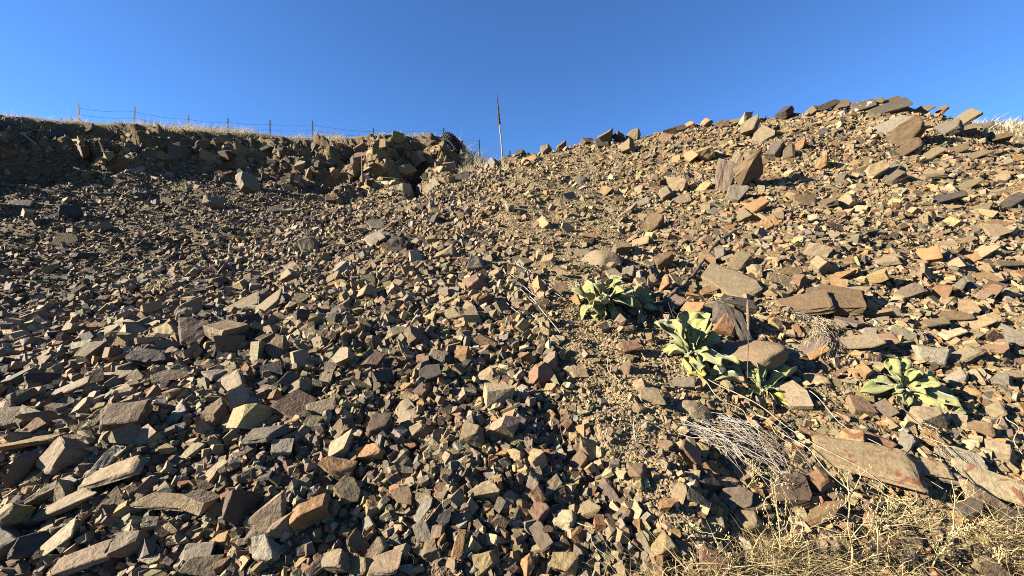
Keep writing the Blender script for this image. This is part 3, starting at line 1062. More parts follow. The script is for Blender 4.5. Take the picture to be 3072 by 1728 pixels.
# labels: look first, then what the rock lies beside
LAND = [(1838, 900, 'the bushiest green plant', 230), (2070, 1070, 'the tall-leaved green plant', 190), (2290, 1180, 'the green plant with yellow leaves', 190),
        (2720, 1180, 'the rightmost green plant', 220), (1500, 470, 'the tall dead stalk', 170), (2213, 545, 'the huge striated block', 260),
        (2590, 1392, 'the rust-patched slab', 250), (1803, 780, 'the rounded pale boulder', 160), (2240, 1340, 'the grey dead grass clump', 190),
        (1570, 880, 'the bundle of pale stems', 150), (1160, 545, 'the yellow outcrop', 260), (2980, 1465, 'the long pale slab', 200),
        (2100, 800, 'the dark branch', 190), (2500, 918, 'the big brown leaning slab', 190), (1030, 1404, 'the lower orange stone', 170),
        (1467, 1466, 'the rectangular grey block', 150), (578, 1032, 'the large dark block', 190), (393, 1256, 'the striped brown rock', 150),
        (510, 1528, 'the long tan slab', 170), (2658, 320, "the pile's highest rock", 200), (1220, 1236, 'the roundest grey stone', 140),
        (830, 1535, 'the large pinkish slab', 150), (1999, 1637, 'the yellow block on bare soil', 160), (356, 1438, 'the orange-tan wedge', 150)]
def place_words(px, py):
    best = None
    for lx, ly, nm, rad in LAND:
        q = math.hypot(px - lx, py - ly)
        if 25 < q < rad and (best is None or q < best[0]): best = (q, lx, ly, nm)
    if best:
        _, lx, ly, nm = best
        dx, dy = px - lx, py - ly
        if abs(dx) > 2 * abs(dy): rel = 'left of' if dx < 0 else 'right of'
        elif abs(dy) > 2 * abs(dx): rel = 'above' if dy < 0 else 'below'
        else: rel = ('above' if dy < 0 else 'below') + (' and left of' if dx < 0 else ' and right of')
        return rel + ' ' + nm
    hz = ['at the far left', 'at the left', 'left of centre', 'right of centre', 'at the right', 'at the far right'][int(min(5, max(0, px // 512)))]
    vt = 'on the skyline' if py < 420 else 'high on the slope' if py < 640 else 'mid-slope' if py < 980 else 'low on the slope' if py < 1400 else 'near the bottom edge'
    return vt + ' ' + hz
CW = {'purple': 'purple-brown', 'rust': 'rust-coloured', 'pink': 'pinkish tan'}
SW = {'b': 'block', 's': 'slab', 'w': 'wedge-shaped stone', 'r': 'rounded stone', 't': 'upright slab'}
for k in RK:
    big = 'large ' if k['w'] * k['h'] > 5200 else 'small ' if k['w'] * k['h'] < 1300 else ''
    ln_ = 'long ' if k['w'] > 2.2 * k['h'] else ''
    k['lab'] = k['own'] or f"{big}{ln_}{CW.get(k['c'], k['c'])} {SW[k['s']]} {place_words(k['px'], k['py'])}"
by = {}
for k in RK: by.setdefault(k['lab'], []).append(k)
ORD = ['first', 'second', 'third', 'fourth', 'fifth', 'sixth']
for lab, ks in by.items():
    if len(ks) == 1: continue
    xs = [q['px'] for q in ks]; ys = [q['py'] for q in ks]
    horiz = (max(xs) - min(xs)) >= (max(ys) - min(ys))
    ks.sort(key=lambda q: q['px'] if horiz else q['py'])
    if len(ks) == 2: nm = ['the left one', 'the right one'] if horiz else ['the upper one', 'the lower one']
    else: nm = [f"{ORD[i]} from {'left' if horiz else 'top'}" for i in range(len(ks))]
    for q, s_ in zip(ks, nm): q['lab'] = lab + ', ' + s_

cnts = {}
for k in RK:
    lst = DET[k['s']]
    i = cnts.get(k['s'], 0); cnts[k['s']] = i + 1
    me_ = lst[(i * 5 + 3) % len(lst)]
    nm = {'b': 'rock', 's': 'flat_rock', 'w': 'rock', 'r': 'boulder'}[k['s']]
    if 'patch' in k['lab']:
        me_ = me_.copy(); me_.materials.clear(); me_.materials.append(MAT_WHITE if 'white' in k['lab'] else MAT_PATCH)
    o = bpy.data.objects.new(nm, me_); COL.objects.link(o)
    fl = Matrix.Rotation(PI * int(rng.integers(0, 2)), 3, 'Z') @ Matrix.Rotation(PI * int(rng.integers(0, 2)), 3, 'X')
    M = k['M'] @ fl
    o.matrix_world = Matrix.Translation(k['loc']) @ M.to_4x4() @ Matrix.Diagonal((*k['dim'], 1))
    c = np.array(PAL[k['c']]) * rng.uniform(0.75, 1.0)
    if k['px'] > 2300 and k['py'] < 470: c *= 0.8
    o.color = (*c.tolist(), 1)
    o['kind'] = 'thing'; o['label'] = k['lab']; o['category'] = 'rock'; o['group'] = 'larger loose rocks on the slope'

def block_cluster(name, label, cat, org_px, blocks, pname='rock_block', sink=0.12, depth=0.8, fn_=0.3):
    oc, _n1 = hit(*org_px)
    root = empty(name, oc, label, cat)
    for i, (px, py, w, h, a_, cn, sh) in enumerate(blocks):
        loc, nor = hit(px, py); d = loc.y
        if name != 'bedrock_outcrop': d = min(d, oc.y + 0.25); loc = Vector(((px - 1536) / F * d, d, CZ + (864 - py) / F * d))
        to = (EYE - loc).normalized()
        nn = nor * fn_ + to * (1 - fn_) + Vector(rng.normal(0, 0.22, 3).tolist())
        if cn in ('yellow', 'cream', 'ochre', 'tan'): nn = nn + Vector((-0.55, 0, 0.15))
        nn.normalize()
        ang = math.radians(a_); t = Vector((math.cos(ang), 0, math.sin(ang))); t = (t - nn * t.dot(nn)).normalized(); b = nn.cross(t)
        gs = 1.05 if name == 'bedrock_outcrop' else 1.2
        W = w * d / F * gs; H = h * d / F * gs; th = depth * min(W, H)
        lst = DET[sh]; me_ = lst[(i * 3 + 1) % len(lst)]
        o = bpy.data.objects.new(pname, me_); COL.objects.link(o); o.parent = root
        M = Matrix((t, b, nn)).transposed()
        o.matrix_local = Matrix.Translation(loc + nn * th * sink - oc) @ M.to_4x4() @ Matrix.Diagonal((W, H, th, 1))
        c = np.array(PAL[cn]) * rng.uniform(0.9, 1.1); o.color = (*c.tolist(), 1)
    return root
block_cluster('fractured_boulder', 'huge fractured brown-grey block casting a black shadow, upper right slope', 'rock', (2213, 585),
    [(2228, 540, 116, 84, 78, 'brown', 'b'), (2172, 545, 108, 46, 82, 'purple', 'b'), (2200, 598, 60, 46, 60, 'grey', 'b'), (2236, 492, 70, 36, 10, 'grey tan', 'b'), (2200, 520, 96, 40, 72, 'grey tan', 'b')], 'fractured_column', 0.34, 1.0, 0.35)
block_cluster('layered_boulder', 'large dark layered block with orange face between slab and pale boulder', 'rock', (2180, 1000),
    [(2188, 975, 104, 96, -18, 'dark grey', 'b'), (2150, 925, 84, 34, 12, 'grey tan', 's'), (2208, 928, 90, 40, -28, 'dark grey', 'b'), (2168, 996, 56, 60, -35, 'rust', 'b'), (2218, 985, 84, 46, -60, 'dark brown', 'b')], 'rock_layer', 0.5, 0.9, 0.45)
# the bedrock showing in the bank
BLK = [(1072,545,100,76,-15,'yellow','b'),(1042,520,52,44,30,'ochre','b'),(1141,560,40,58,80,'cream','b'),(1192,575,74,44,5,'cream','b'),(1105,592,60,30,0,'cream','b'),
       (1029,505,56,36,15,'tan','b'),(1150,505,44,36,20,'ochre','b'),(1178,478,40,36,50,'brown','s'),(1115,470,36,26,10,'ochre','s'),(1130,440,30,24,40,'brown','s'),(1100,500,34,26,20,'tan','b'),(1195,455,52,56,70,'dark brown','b'),(1160,432,44,18,0,'brown','s'),
       (1205,520,44,36,35,'ochre','b'),(1220,560,30,60,85,'dark brown','b'),(1312,520,54,74,80,'tan','b'),(1300,470,50,50,70,'ochre','b'),(1330,545,60,30,10,'tan','b'),(1345,470,60,34,-20,'brown','s'),
       (1345,500,46,40,30,'pink','b'),(1255,440,46,50,80,'brown','b'),(1280,435,34,44,80,'tan','b'),(1085,450,40,40,50,'brown','b'),(1165,545,70,24,-5,'brown','s'),(1235,590,60,30,15,'grey tan','b')]
block_cluster('bedrock_outcrop', 'yellowish bedrock outcrop with dark recess in the bank, left of the tyre', 'outcrop', (1150, 590), BLK, 'rock_block', -0.30, 1.25, 0.3)

# ------------------------------------------------------------------ loose rubble
RC = np.array([k['loc'][:] for k in RK]); RAD = np.array([k['rad'] for k in RK])
PLANTS = [(1835, 925, 1.0), (2072, 1075, 1.0), (2285, 1190, 1.0), (2715, 1180, 1.0)]
PLOC = [hit(a_, b_) for a_, b_, c_ in PLANTS]
PC = np.array([p[0][:] for p in PLOC])
def keep_big(P, s):
    D = np.linalg.norm(P[:, None, :] - RC[None], axis=2)
    ok = np.all(D > (RAD[None] * 0.72 + s[:, None] * 0.35), 1)
    ok &= np.all(np.linalg.norm(P[:, None, :] - PC[None], axis=2) > 0.15, 1)
    return ok
def keep_chunk(P, s):
    out = np.ones(len(P), bool)
    for i in range(0, len(P), 20000): out[i:i + 20000] = keep_big(P[i:i + 20000], s[i:i + 20000])
    return out
rs = np.random.default_rng(101)
WT = [(fz['talus'], W_TAL), (fz['platy'], W_PLA), (fz['scree'] + fz['bank'], W_SCR), (fz['soil'] + fz['plateau'], W_SOI)]
nearw = 1.0
# imbrication: flat stones on the left rise to the right, those on the lower right fall to the right
strk = np.zeros((len(fa), 3)); lf = sstep(1500, 500, fpx) * (fpy > 700); rf = sstep(1900, 2500, fpx) * (fpy > 850)
strk[:, 0] = 1.0; strk[:, 1] = 0.9 * lf - 0.7 * rf; strk[:, 2] = 0.45 * lf - 0.35 * rf
strk *= np.maximum(0.25, np.maximum(lf, rf))[:, None]
d = fd
T_, P_, S_, D_, B_ = fz['talus'], fz['platy'], fz['soil'], fz['scree'], fz['bank']
clump = 0.55 + 0.9 * np.clip(0.5 + 1.6 * fbm(fc[:, 0] / 0.5, fc[:, 1] / 0.5, 3, 91), 0, 1.3)
leftbig = sstep(1500, 300, fpx) * (fpy > 950)
fines = sstep(0.12, 0.30, fbm(fc[:, 0] / 0.75 + 7, fc[:, 1] / 0.75, 3, 97))
T_ = T_ * (1 - 0.4 * fines); P_ = P_ * (1 - 0.6 * fines); FN = (fz['talus'] + fz['platy']) * fines
parts = []
# large and medium stones; the finer ones lie nearest
szf = np.clip(0.62 + 0.19 * (d - 1.5), 0.6, 1.0); nf = 1 / szf ** 2
fewbig = sstep(1.6, 3.6, d)
dens = (T_ * (30 + 26 * leftbig) + P_ * 18 + S_ * 2.5 + D_ * 1.0 + B_ * 1.5) * clump * (d < 11) * (0.18 + 0.82 * fewbig)
parts.append(scatter(dens, 0.080, 0.15 + 0.04 * leftbig, 2.8, PROTO['block'], WT, 0.8 - 0.35 * P_ , (0.1, 0.45), rs, keep_chunk, strike=strk, sunk=P_))
dens = (T_ * (14 + 46 * leftbig) + P_ * 55 + S_ * 3.5 + D_ * 1.5 + B_ * 1.0) * clump * (d < 11) * (0.25 + 0.75 * fewbig)
parts.append(scatter(dens, 0.080, 0.18 + 0.03 * leftbig, 2.8, PROTO['flat'], WT, 0.6 - 0.3 * P_, (0.08, 0.36), rs, keep_chunk, strike=strk, sunk=P_))
dens = (T_ * 360 + P_ * 105 + S_ * 12 + D_ * 16 + B_ * 10) * clump * (d < 12) * nf
parts.append(scatter(dens, 0.052 * szf, 0.095 * szf, 2.3, PROTO['block'], WT, 0.95 - 0.4 * P_, (0.05, 0.5), rs, keep_chunk, strike=strk, sunk=P_))
dens = (T_ * 160 + P_ * 320 + S_ * 10 + D_ * 16 + B_ * 10) * clump * (d < 12) * nf
parts.append(scatter(dens, 0.050 * szf, 0.105 * szf, 2.3, PROTO['flat'], WT, 0.75 - 0.42 * P_, (0.02, 0.42), rs, keep_chunk, strike=strk, sunk=P_))
parts = [p for p in parts if p is not None]
V, T, C = join(parts)
N_MED = sum(p[3] for p in parts); TRI_MED = len(T)
add_obj('loose_rubble', mesh_np('loose_rubble', V, T, C), MAT_RUB, kind='stuff', label='angular loose rubble covering the slope between the larger rocks', category='rubble')
# rough blocks and crumbs on the far bank and the scree
parts = []
offcrest = sstep(8, 40, fpy - np.interp(fpx, SKY_X, SKY_Y))
B_ = B_ * (0.15 + 0.85 * offcrest)
dens = B_ * 4.0 + D_ * 0.35
parts.append(scatter(dens * (d > 6), 0.16, 0.5, 2.6, PROTO['block'], W_SCR, 0.5, (-0.22, 0.1), rs, None))
parts.append(scatter((B_ * 6.0 + D_ * 0.6) * (d > 6), 0.14, 0.42, 2.6, PROTO['flat'], W_SCR, 0.35, (-0.08, 0.15), rs, None))
parts.append(scatter((B_ * 70 + D_ * 85) * (d > 4.5), 0.04, 0.12, 2.6, PROTO['small'], W_SCR, 0.6, (0.0, 0.35), rs, None))
parts.append(scatter((D_ * 150 + B_ * 60) * (d > 4), 0.028, 0.06, 2.0, PROTO['tiny'], W_SCR, 0.6, (0.0, 0.35), rs, None))
V, T, C = join(parts); TRI_BANK = len(T)
add_obj('bank_rubble', mesh_np('bank_rubble', V, T, C), MAT_RUB, kind='stuff', label='dark broken stone and crumbs on the far bank and scree', category='rubble')
# small stones and gravel
parts = []
dens = (FN * 600 + T_ * 480 + P_ * 380 + S_ * 170 + D_ * 40) * (d < 6.5)
parts.append(scatter(dens, 0.022, 0.047, 1.8, PROTO['small'], WT, 0.8, (0.0, 0.5), rs, None))
dens = (FN * 900 + T_ * 260 + P_ * 380 + S_ * 2200) * np.where(d < 3.4, 1.0, np.where(d < 6.5, 0.38, 0.0))
parts.append(scatter(dens, 0.010, 0.024, 1.5, PROTO['tiny'], WT, 0.8, (0.0, 0.45), rs, None))
dens = (S_ * 420 + T_ * 140 + P_ * 150) * ((d >= 6.5) & (d < 10))
parts.append(scatter(dens, 0.02, 0.05, 1.8, PROTO['tiny'], WT, 0.8, (0.0, 0.45), rs, None))
V, T, C = join(parts); TRI_SM = len(T)
add_obj('gravel', mesh_np('gravel', V, T, C), MAT_RUB, kind='stuff', label='fine tan gravel and chips lying on the bare soil and between stones', category='gravel')
print('STONES', N_MED, 'tris', TRI_MED, TRI_BANK, TRI_SM, 'terrain', len(Q) * 2, 'rocks', len(RK))
#@@PART3
# ------------------------------------------------------------------ tubes, blades and leaves
def tube_arrays(pts, radii, sides=5):
    pts = [Vector(p) for p in pts]; n = len(pts)
    V, Fq = [], []
    up = Vector((0.31, 0.77, 0.55)).normalized()
    for i, p in enumerate(pts):
        tg = (pts[min(i + 1, n - 1)] - pts[max(i - 1, 0)]).normalized()
        s1 = tg.cross(up)
        if s1.length < 1e-3: s1 = tg.cross(Vector((1, 0, 0)))
        s1.normalize(); s2 = tg.cross(s1)
        r = radii[i] if hasattr(radii, '__len__') else radii
        for j in range(sides):
            a_ = 2 * PI * j / sides
            V.append((p + s1 * (r * math.cos(a_)) + s2 * (r * math.sin(a_)))[:])
    for i in range(n - 1):
        for j in range(sides):
            j2 = (j + 1) % sides
            Fq.append((i * sides + j, i * sides + j2, (i + 1) * sides + j2, (i + 1) * sides + j))
    return V, Fq
class TB:
    """collects tubes into one mesh"""
    def __init__(s): s.V = []; s.F = []
    def add(s, pts, radii, sides=5):
        v, f = tube_arrays(pts, radii, sides); o = len(s.V)
        s.V += v; s.F += [tuple(i + o for i in q) for q in f]
    def build(s, name, mat, parent=None, org=None):
        V = np.array(s.V)
        if org is not None: V = V - np.array(org[:])[None]
        return add_obj(name, mesh_np(name, V, np.array(s.F), None, True), mat, parent)

def wob(a_, b_, n, amp, rs_=random):
    """slightly crooked line from a to b"""
    a_ = Vector(a_); b_ = Vector(b_); L = (b_ - a_).length
    off = Vector((0, 0, 0)); out = []
    ph = [rs_.uniform(0, 6.28) for _ in range(6)]
    for i in range(n):
        t = i / (n - 1)
        e_ = math.sin(PI * t) 
        w_ = Vector((math.sin(5 * t + ph[0]) + 0.5 * math.sin(13 * t + ph[1]), math.sin(4 * t + ph[2]) + 0.5 * math.sin(11 * t + ph[3]), math.sin(6 * t + ph[4]) + 0.5 * math.sin(15 * t + ph[5])))
        out.append(a_.lerp(b_, t) + w_ * (amp * L * (0.3 + 0.7 * e_)))
    return out

def on_ground(px_pts, lift=0.02):
    return [hit(x_, y_)[0] + hit(x_, y_)[1] * lift for x_, y_ in px_pts]

def densify(pts, n):
    pts = [Vector(p) for p in pts]
    seg = [(pts[i + 1] - pts[i]).length for i in range(len(pts) - 1)]; tot = sum(seg)
    out = []
    for k in range(n):
        s_ = tot * k / (n - 1); i = 0
        while i < len(seg) - 1 and s_ > seg[i]: s_ -= seg[i]; i += 1
        out.append(pts[i].lerp(pts[i + 1], min(1, s_ / max(seg[i], 1e-6))))
    return out

# woolly leaves -----------------------------------------------------------------
def leaf_mesh(seed, curl, cup, wave, side=0.0):
    r = random.Random(seed)
    nu, nv = 11, 5
    W = 0.50 * r.uniform(0.85, 1.15)
    top = []
    y_, z_ = 0.0, 0.0; ang = 0.0
    ph = r.uniform(0, 6)
    for i in range(nu):
        u = i / (nu - 1)
        hw = 0.5 * W * (0.12 * (1 - u) + 1.22 * (u ** 1.15) * (1 - u ** 7.0) ** 0.7)
        if i == nu - 1: hw = 0.012
        for j in range(nv):
            v = (j - (nv - 1) / 2) / ((nv - 1) / 2)
            edge = abs(v) ** 1.6
            top.append(Vector((v * hw + side * u * u, y_, z_ + cup * hw * edge + wave * 0.085 * edge * math.sin(9 * u + ph + (1.7 if v > 0 else 0)) + (-0.012 if j == nv // 2 else 0))))
        ang = curl * u ** 1.3
        y_ += math.cos(ang) / (nu - 1); z_ += math.sin(ang) / (nu - 1)
    th = 0.012
    V = [p[:] for p in top] + [(p.x, p.y, p.z - th) for p in top]
    n = nu * nv; Fq = []
    for i in range(nu - 1):
        for j in range(nv - 1):
            a_ = i * nv + j
            Fq.append((a_, a_ + 1, a_ + nv + 1, a_ + nv)); Fq.append((a_ + n, a_ + nv + n, a_ + nv + 1 + n, a_ + 1 + n))
        Fq.append((i * nv, i * nv + nv, i * nv + nv + n, i * nv + n)); e_ = i * nv + nv - 1
        Fq.append((e_, e_ + n, e_ + nv + n, e_ + nv))
    for j in range(nv - 1):
        a_ = (nu - 1) * nv + j; Fq.append((a_, a_ + 1, a_ + 1 + n, a_ + n))
        Fq.append((j, j + n, j + 1 + n, j + 1))
    me_ = mesh_np('leaf', np.array(V), np.array(Fq), None, True)
    # distance from the midrib, for the pale vein
    at = me_.attributes.new('rib', 'FLOAT', 'POINT')
    at.data.foreach_set('value', np.array([abs((k % nv) - nv // 2) / (nv // 2) for k in range(2 * n)], dtype=np.float32))
    return me_
def make_leaf_mat():
    m, nt, b = new_mat('woolly_leaf')
    oi = nd(nt, 'ShaderNodeObjectInfo'); geo = nd(nt, 'ShaderNodeNewGeometry')
    rib = nd(nt, 'ShaderNodeAttribute', attribute_name='rib')
    n1 = noise_tex(nt, geo.outputs['Position'], 55, 3, 0.6); n2 = noise_tex(nt, geo.outputs['Position'], 260, 2, 0.6)
    c = mixc(nt, 'MULTIPLY', 1.0, oi.outputs['Color'], ramp(nt, n1, [(0.3, g(0.78)), (0.7, g(1.2))]))
    c = mixc(nt, 'MIX', ramp(nt, rib.outputs['Fac'], [(0.0, g(0.55)), (0.22, g(0.0))]), c, (0.225, 0.23, 0.105, 1))
    nt.links.new(c, b.inputs['Base Color'])
    b.inputs['Roughness'].default_value = 0.95
    b.inputs['Sheen Weight'].default_value = 0.25
    b.inputs['Specular IOR Level'].default_value = 0.1
    bp = nd(nt, 'ShaderNodeBump'); bp.inputs['Strength'].default_value = 0.5; bp.inputs['Distance'].default_value = 0.003
    nt.links.new(n1, bp.inputs['Height']); nt.links.new(bp.outputs[0], b.inputs['Normal'])
    out = [n for n in nt.nodes if n.type == 'OUTPUT_MATERIAL'][0]
    tr = nd(nt, 'ShaderNodeBsdfTranslucent'); nt.links.new(c, tr.inputs['Color'])
    ms = nd(nt, 'ShaderNodeMixShader'); ms.inputs[0].default_value = 0.12
    nt.links.new(b.outputs[0], ms.inputs[1]); nt.links.new(tr.outputs[0], ms.inputs[2]); nt.links.new(ms.outputs[0], out.inputs['Surface'])
    return m
MAT_LEAF = make_leaf_mat()
LEAVES = [leaf_mesh(i, *a_) for i, a_ in enumerate([(-0.4, 0.5, 0.8, 0.06), (-0.8, 0.35, 1.2, -0.10), (0.2, 0.7, 0.7, 0.08), (-1.3, 0.3, 1.4, -0.05), (-0.6, 0.8, 0.6, -0.12), (0.4, 0.6, 1.0, 0.14), (-1.0, 0.15, 1.7, 0.10), (-0.2, 0.9, 0.9, -0.16), (-1.6, 0.5, 1.0, 0.05)])]
for q in LEAVES: q.materials.append(MAT_LEAF)
GREEN = (0.178, 0.180, 0.066); YEL = (0.25, 0.215, 0.038); PALEY = (0.21, 0.21, 0.066); DRYL = (0.17, 0.11, 0.046)

def rosette(root, base, axis, spec, rnd):
    """spec: list of (azimuth deg, elevation deg, length m, colour, variant)"""
    axis = Vector(axis).normalized()
    ex = Vector((1, 0, 0)); ex = (ex - axis * ex.dot(axis)).normalized(); ey = axis.cross(ex)
    for az, el, L, c, vi in spec:
        a_ = math.radians(az + rnd.gauss(0, 7)); e_ = math.radians(el + rnd.gauss(0, 9))
        rad = ex * math.cos(a_) + ey * math.sin(a_)
        y_ = rad * math.cos(e_) + axis * math.sin(e_)
        z_ = rad * -math.sin(e_) + axis * math.cos(e_)
        x_ = y_.cross(z_)
        roll = Matrix.Rotation(rnd.gauss(0, 0.38), 3, y_)
        M = Matrix((roll @ x_, y_, roll @ z_)).transposed()
        o = bpy.data.objects.new('leaf', LEAVES[vi % len(LEAVES)]); COL.objects.link(o); o.parent = root
        wd = rnd.uniform(0.8, 1.25); L *= rnd.uniform(0.85, 1.1)
        o.matrix_local = Matrix.Translation(base + rad * 0.012) @ M.to_4x4() @ Matrix.Diagonal((L * wd, L, L, 1))
        k = rnd.uniform(0.85, 1.15)
        o.color = (c[0] * k, c[1] * k, c[2] * k, 1)
def fan(n, L0, L1, rnd, e0=78, e1=6, col=GREEN, az0=0.0):
    out = []
    for i in range(n):
        f = (i + 0.5) / n
        out.append((az0 + 137.5 * i + rnd.uniform(-12, 12), e0 + (e1 - e0) * f ** 0.75 + rnd.uniform(-8, 8), (L0 + (L1 - L0) * f ** 0.6) * rnd.uniform(0.85, 1.12), col, rnd.randrange(9)))
    return out
rnd = random.Random(3)
def plant(px, py, label, build):
    loc, nor = hit(px, py)
    root = empty('mullein_plant', loc, label, 'plant', 'woolly green plants on the slope')
    ax = (nor * 0.85 + Vector((-0.05, -0.1, 0.25))).normalized()
    build(root, Vector((0, 0, 0.015)), ax, loc.y)
    rosette(root, Vector((0, 0, 0.012)), ax, [(rnd.uniform(190, 350), rnd.uniform(-6, 4), rnd.uniform(0.08, 0.15), rnd.choice((DRYL, DRYL, PALEY)), rnd.choice((3, 6, 8))) for _ in range(6)], rnd)
    tb = TB(); tb.add([Vector((0, 0, -0.03)), ax * 0.02, ax * 0.05], [0.016, 0.018, 0.008], 7)
    tb.build('crown', MAT_STEM, root)
    return root
def p1(root, b, ax, d):
    m = d / F
    rosette(root, b + Vector((-18 * m, 0, 0.03)), ax, fan(40, 0.09, 102 * m * 1.12, rnd, 82, 4), rnd)
    rosette(root, b + Vector((78 * m, 0.0, 0.005)), (ax + Vector((0.25, 0, 0))), fan(15, 0.07, 80 * m, rnd, 72, 2, az0=40), rnd)
    rosette(root, b + Vector((-20 * m, 0, 0.0)), ax, [(250, -6, 0.19, PALEY, 1), (275, -12, 0.20, PALEY, 3), (230, -4, 0.17, PALEY, 1), (300, -8, 0.19, GREEN, 3)], rnd)
def p2(root, b, ax, d):
    m = d / F
    sp = [(112, 40, 128*m, GREEN, 0), (88, 52, 130*m, GREEN, 4), (68, 44, 132*m, GREEN, 0), (50, 32, 130*m, GREEN, 2), (40, 40, 115*m, GREEN, 0), (8, 14, 122*m, GREEN, 4), (-22, 4, 118*m, GREEN, 0), (-48, -2, 128*m, GREEN, 1),
          (-70, 8, 110*m, GREEN, 1), (160, 22, 92*m, GREEN, 3), (190, 14, 80*m, GREEN, 4), (130, 52, 100*m, GREEN, 2), (100, 70, 90*m, GREEN, 0), (20, 60, 80*m, GREEN, 4), (-90, 30, 90*m, GREEN, 3), (-110, 12, 100*m, GREEN, 1), (230, 20, 84*m, GREEN, 3),
          (250, -6, 108*m, YEL, 6), (268, -10, 112*m, YEL, 6), (236, -4, 88*m, YEL, 3), (285, -8, 100*m, PALEY, 3), (60, 66, 80*m, GREEN, 0), (150, 60, 70*m, GREEN, 4)]
    rosette(root, b + Vector((0, 0, 0.02)), ax, sp + fan(9, .05, .11, rnd, 80, 45), rnd)
def p3(root, b, ax, d):
    m = d / F
    sp = [(75, 34, 132*m, GREEN, 0), (30, 22, 150*m, GREEN, 2), (22, 32, 120*m, GREEN, 4), (8, 14, 112*m, GREEN, 0), (150, 20, 138*m, GREEN, 4), (162, 12, 150*m, GREEN, 0), (135, 28, 110*m, GREEN, 2), (182, 8, 108*m, GREEN, 1), (205, 4, 84*m, GREEN, 3),
          (100, 46, 80*m, GREEN, 0), (55, 40, 90*m, GREEN, 4), (-28, -2, 105*m, PALEY, 0), (-48, -8, 132*m, YEL, 6), (-80, -10, 80*m, DRYL, 6), (-60, -14, 100*m, DRYL, 3), (-100, -8, 70*m, DRYL, 6), (250, -6, 66*m, YEL, 6), (120, 60, 60*m, GREEN, 4)]
    rosette(root, b + Vector((0, 0, 0.015)), ax, sp + fan(6, .05, .09, rnd, 80, 45), rnd)
def p4(root, b, ax, d):
    m = 0.88 * d / F
    sp = [(100, 24, 120*m, GREEN, 0), (75, 24, 112*m, GREEN, 0), (88, 32, 100*m, GREEN, 4), (168, 14, 142*m, GREEN, 1), (150, 26, 96*m, GREEN, 4), (20, 10, 130*m, GREEN, 0), (5, 16, 120*m, GREEN, 4), (-18, 4, 130*m, GREEN, 0), (-42, 2, 128*m, GREEN, 0), (-62, 6, 105*m, PALEY, 1),
          (-85, 4, 96*m, PALEY, 3), (215, 6, 86*m, PALEY, 1), (250, 8, 90*m, GREEN, 1), (45, 40, 84*m, GREEN, 2), (120, 56, 66*m, GREEN, 4), (-20, 50, 66*m, GREEN, 0), (190, 36, 70*m, PALEY, 4)]
    rosette(root, b + Vector((0, 0, 0.015)), ax, sp + fan(9, .05, .12, rnd, 70, 15), rnd)
def p5(root, b, ax, d):
    m = d / F
    rosette(root, b + Vector((0, 0, 0.01)), ax, [(2, 8, 70*m, PALEY, 0), (-10, 16, 60*m, GREEN, 4), (-65, -4, 66*m, GREEN, 0), (-40, 0, 60*m, GREEN, 1), (140, 30, 40*m, GREEN, 3), (80, 50, 36*m, GREEN, 4)], rnd)
plant(1835, 925, 'bushiest woolly green plant with many upright leaves, below the rounded pale boulder', p1)
plant(2072, 1078, 'tall-leaved woolly green plant with yellow lower leaves, left of the broad pale boulder', p2)
plant(2285, 1190, 'sprawling green plant with one yellow-green leaf and dried leaves, below the pale boulder', p3)
plant(2715, 1185, 'rightmost large woolly green plant, low and flat among the slabs', p4)
plant(2835, 1262, 'smallest green plant, a few leaves just below right of the rightmost large plant', p5)

# dead stalks -----------------------------------------------------------------
bl, _ = hit(1508, 508)
def at_depth(px, py, d): return Vector(((px - 1536) / F * d, d, CZ + (864 - py) / F * d))
D1 = bl.y
st = empty('dead_stalk', bl, 'tall dead flower stalk with dark tip standing against the sky', 'stalk')
pts = [at_depth(*p, D1) for p in ((1509, 520), (1508, 500), (1507, 470), (1505, 440), (1503, 415), (1500, 392), (1498, 371))]
tb = TB(); tb.add(densify(pts, 14), np.linspace(0.017, 0.013, 14), 7); tb.build('stem', MAT_GREYSTEM, st, bl)
pts = densify([at_depth(*p, D1) for p in ((1498, 373), (1496.5, 352), (1495, 330), (1492.5, 305), (1491, 290), (1492, 280))], 22)
rad = [0.020 * (1 - (i / 21) ** 1.6) * (1 + 0.28 * math.sin(i * 2.3)) + 0.004 for i in range(22)]
tb = TB(); tb.add(pts, rad, 8); tb.build('seed_head', MAT_SEED, st, bl)
for a_, b_ in (((1497, 366), (1491, 342)), ((1498, 370), (1494, 352)), ((1499, 374), (1502, 364))):
    tb = TB(); tb.add(wob(at_depth(*a_, D1), at_depth(*b_, D1 + 0.03), 7, 0.03), [0.006, 0.011, 0.012, 0.011, 0.009, 0.006, 0.003], 6); tb.build('side_spike', MAT_SEED, st, bl)
for a_, b_, lab in (((1512, 512), (1511, 482), 'short grey dead stem just right of the tall dead stalk'), ((1333, 556), (1334, 528), 'short pale stub standing below the tyre')):
    p_, _ = hit(*a_); e_ = at_depth(*b_, p_.y)
    tb = TB(); tb.add(wob(p_ - Vector((0, 0, .05)), e_, 6, 0.01), np.linspace(0.012, 0.006, 6), 5)
    o = tb.build('dead_stalk', MAT_GREYSTEM); o['label'] = lab; o['category'] = 'stem'
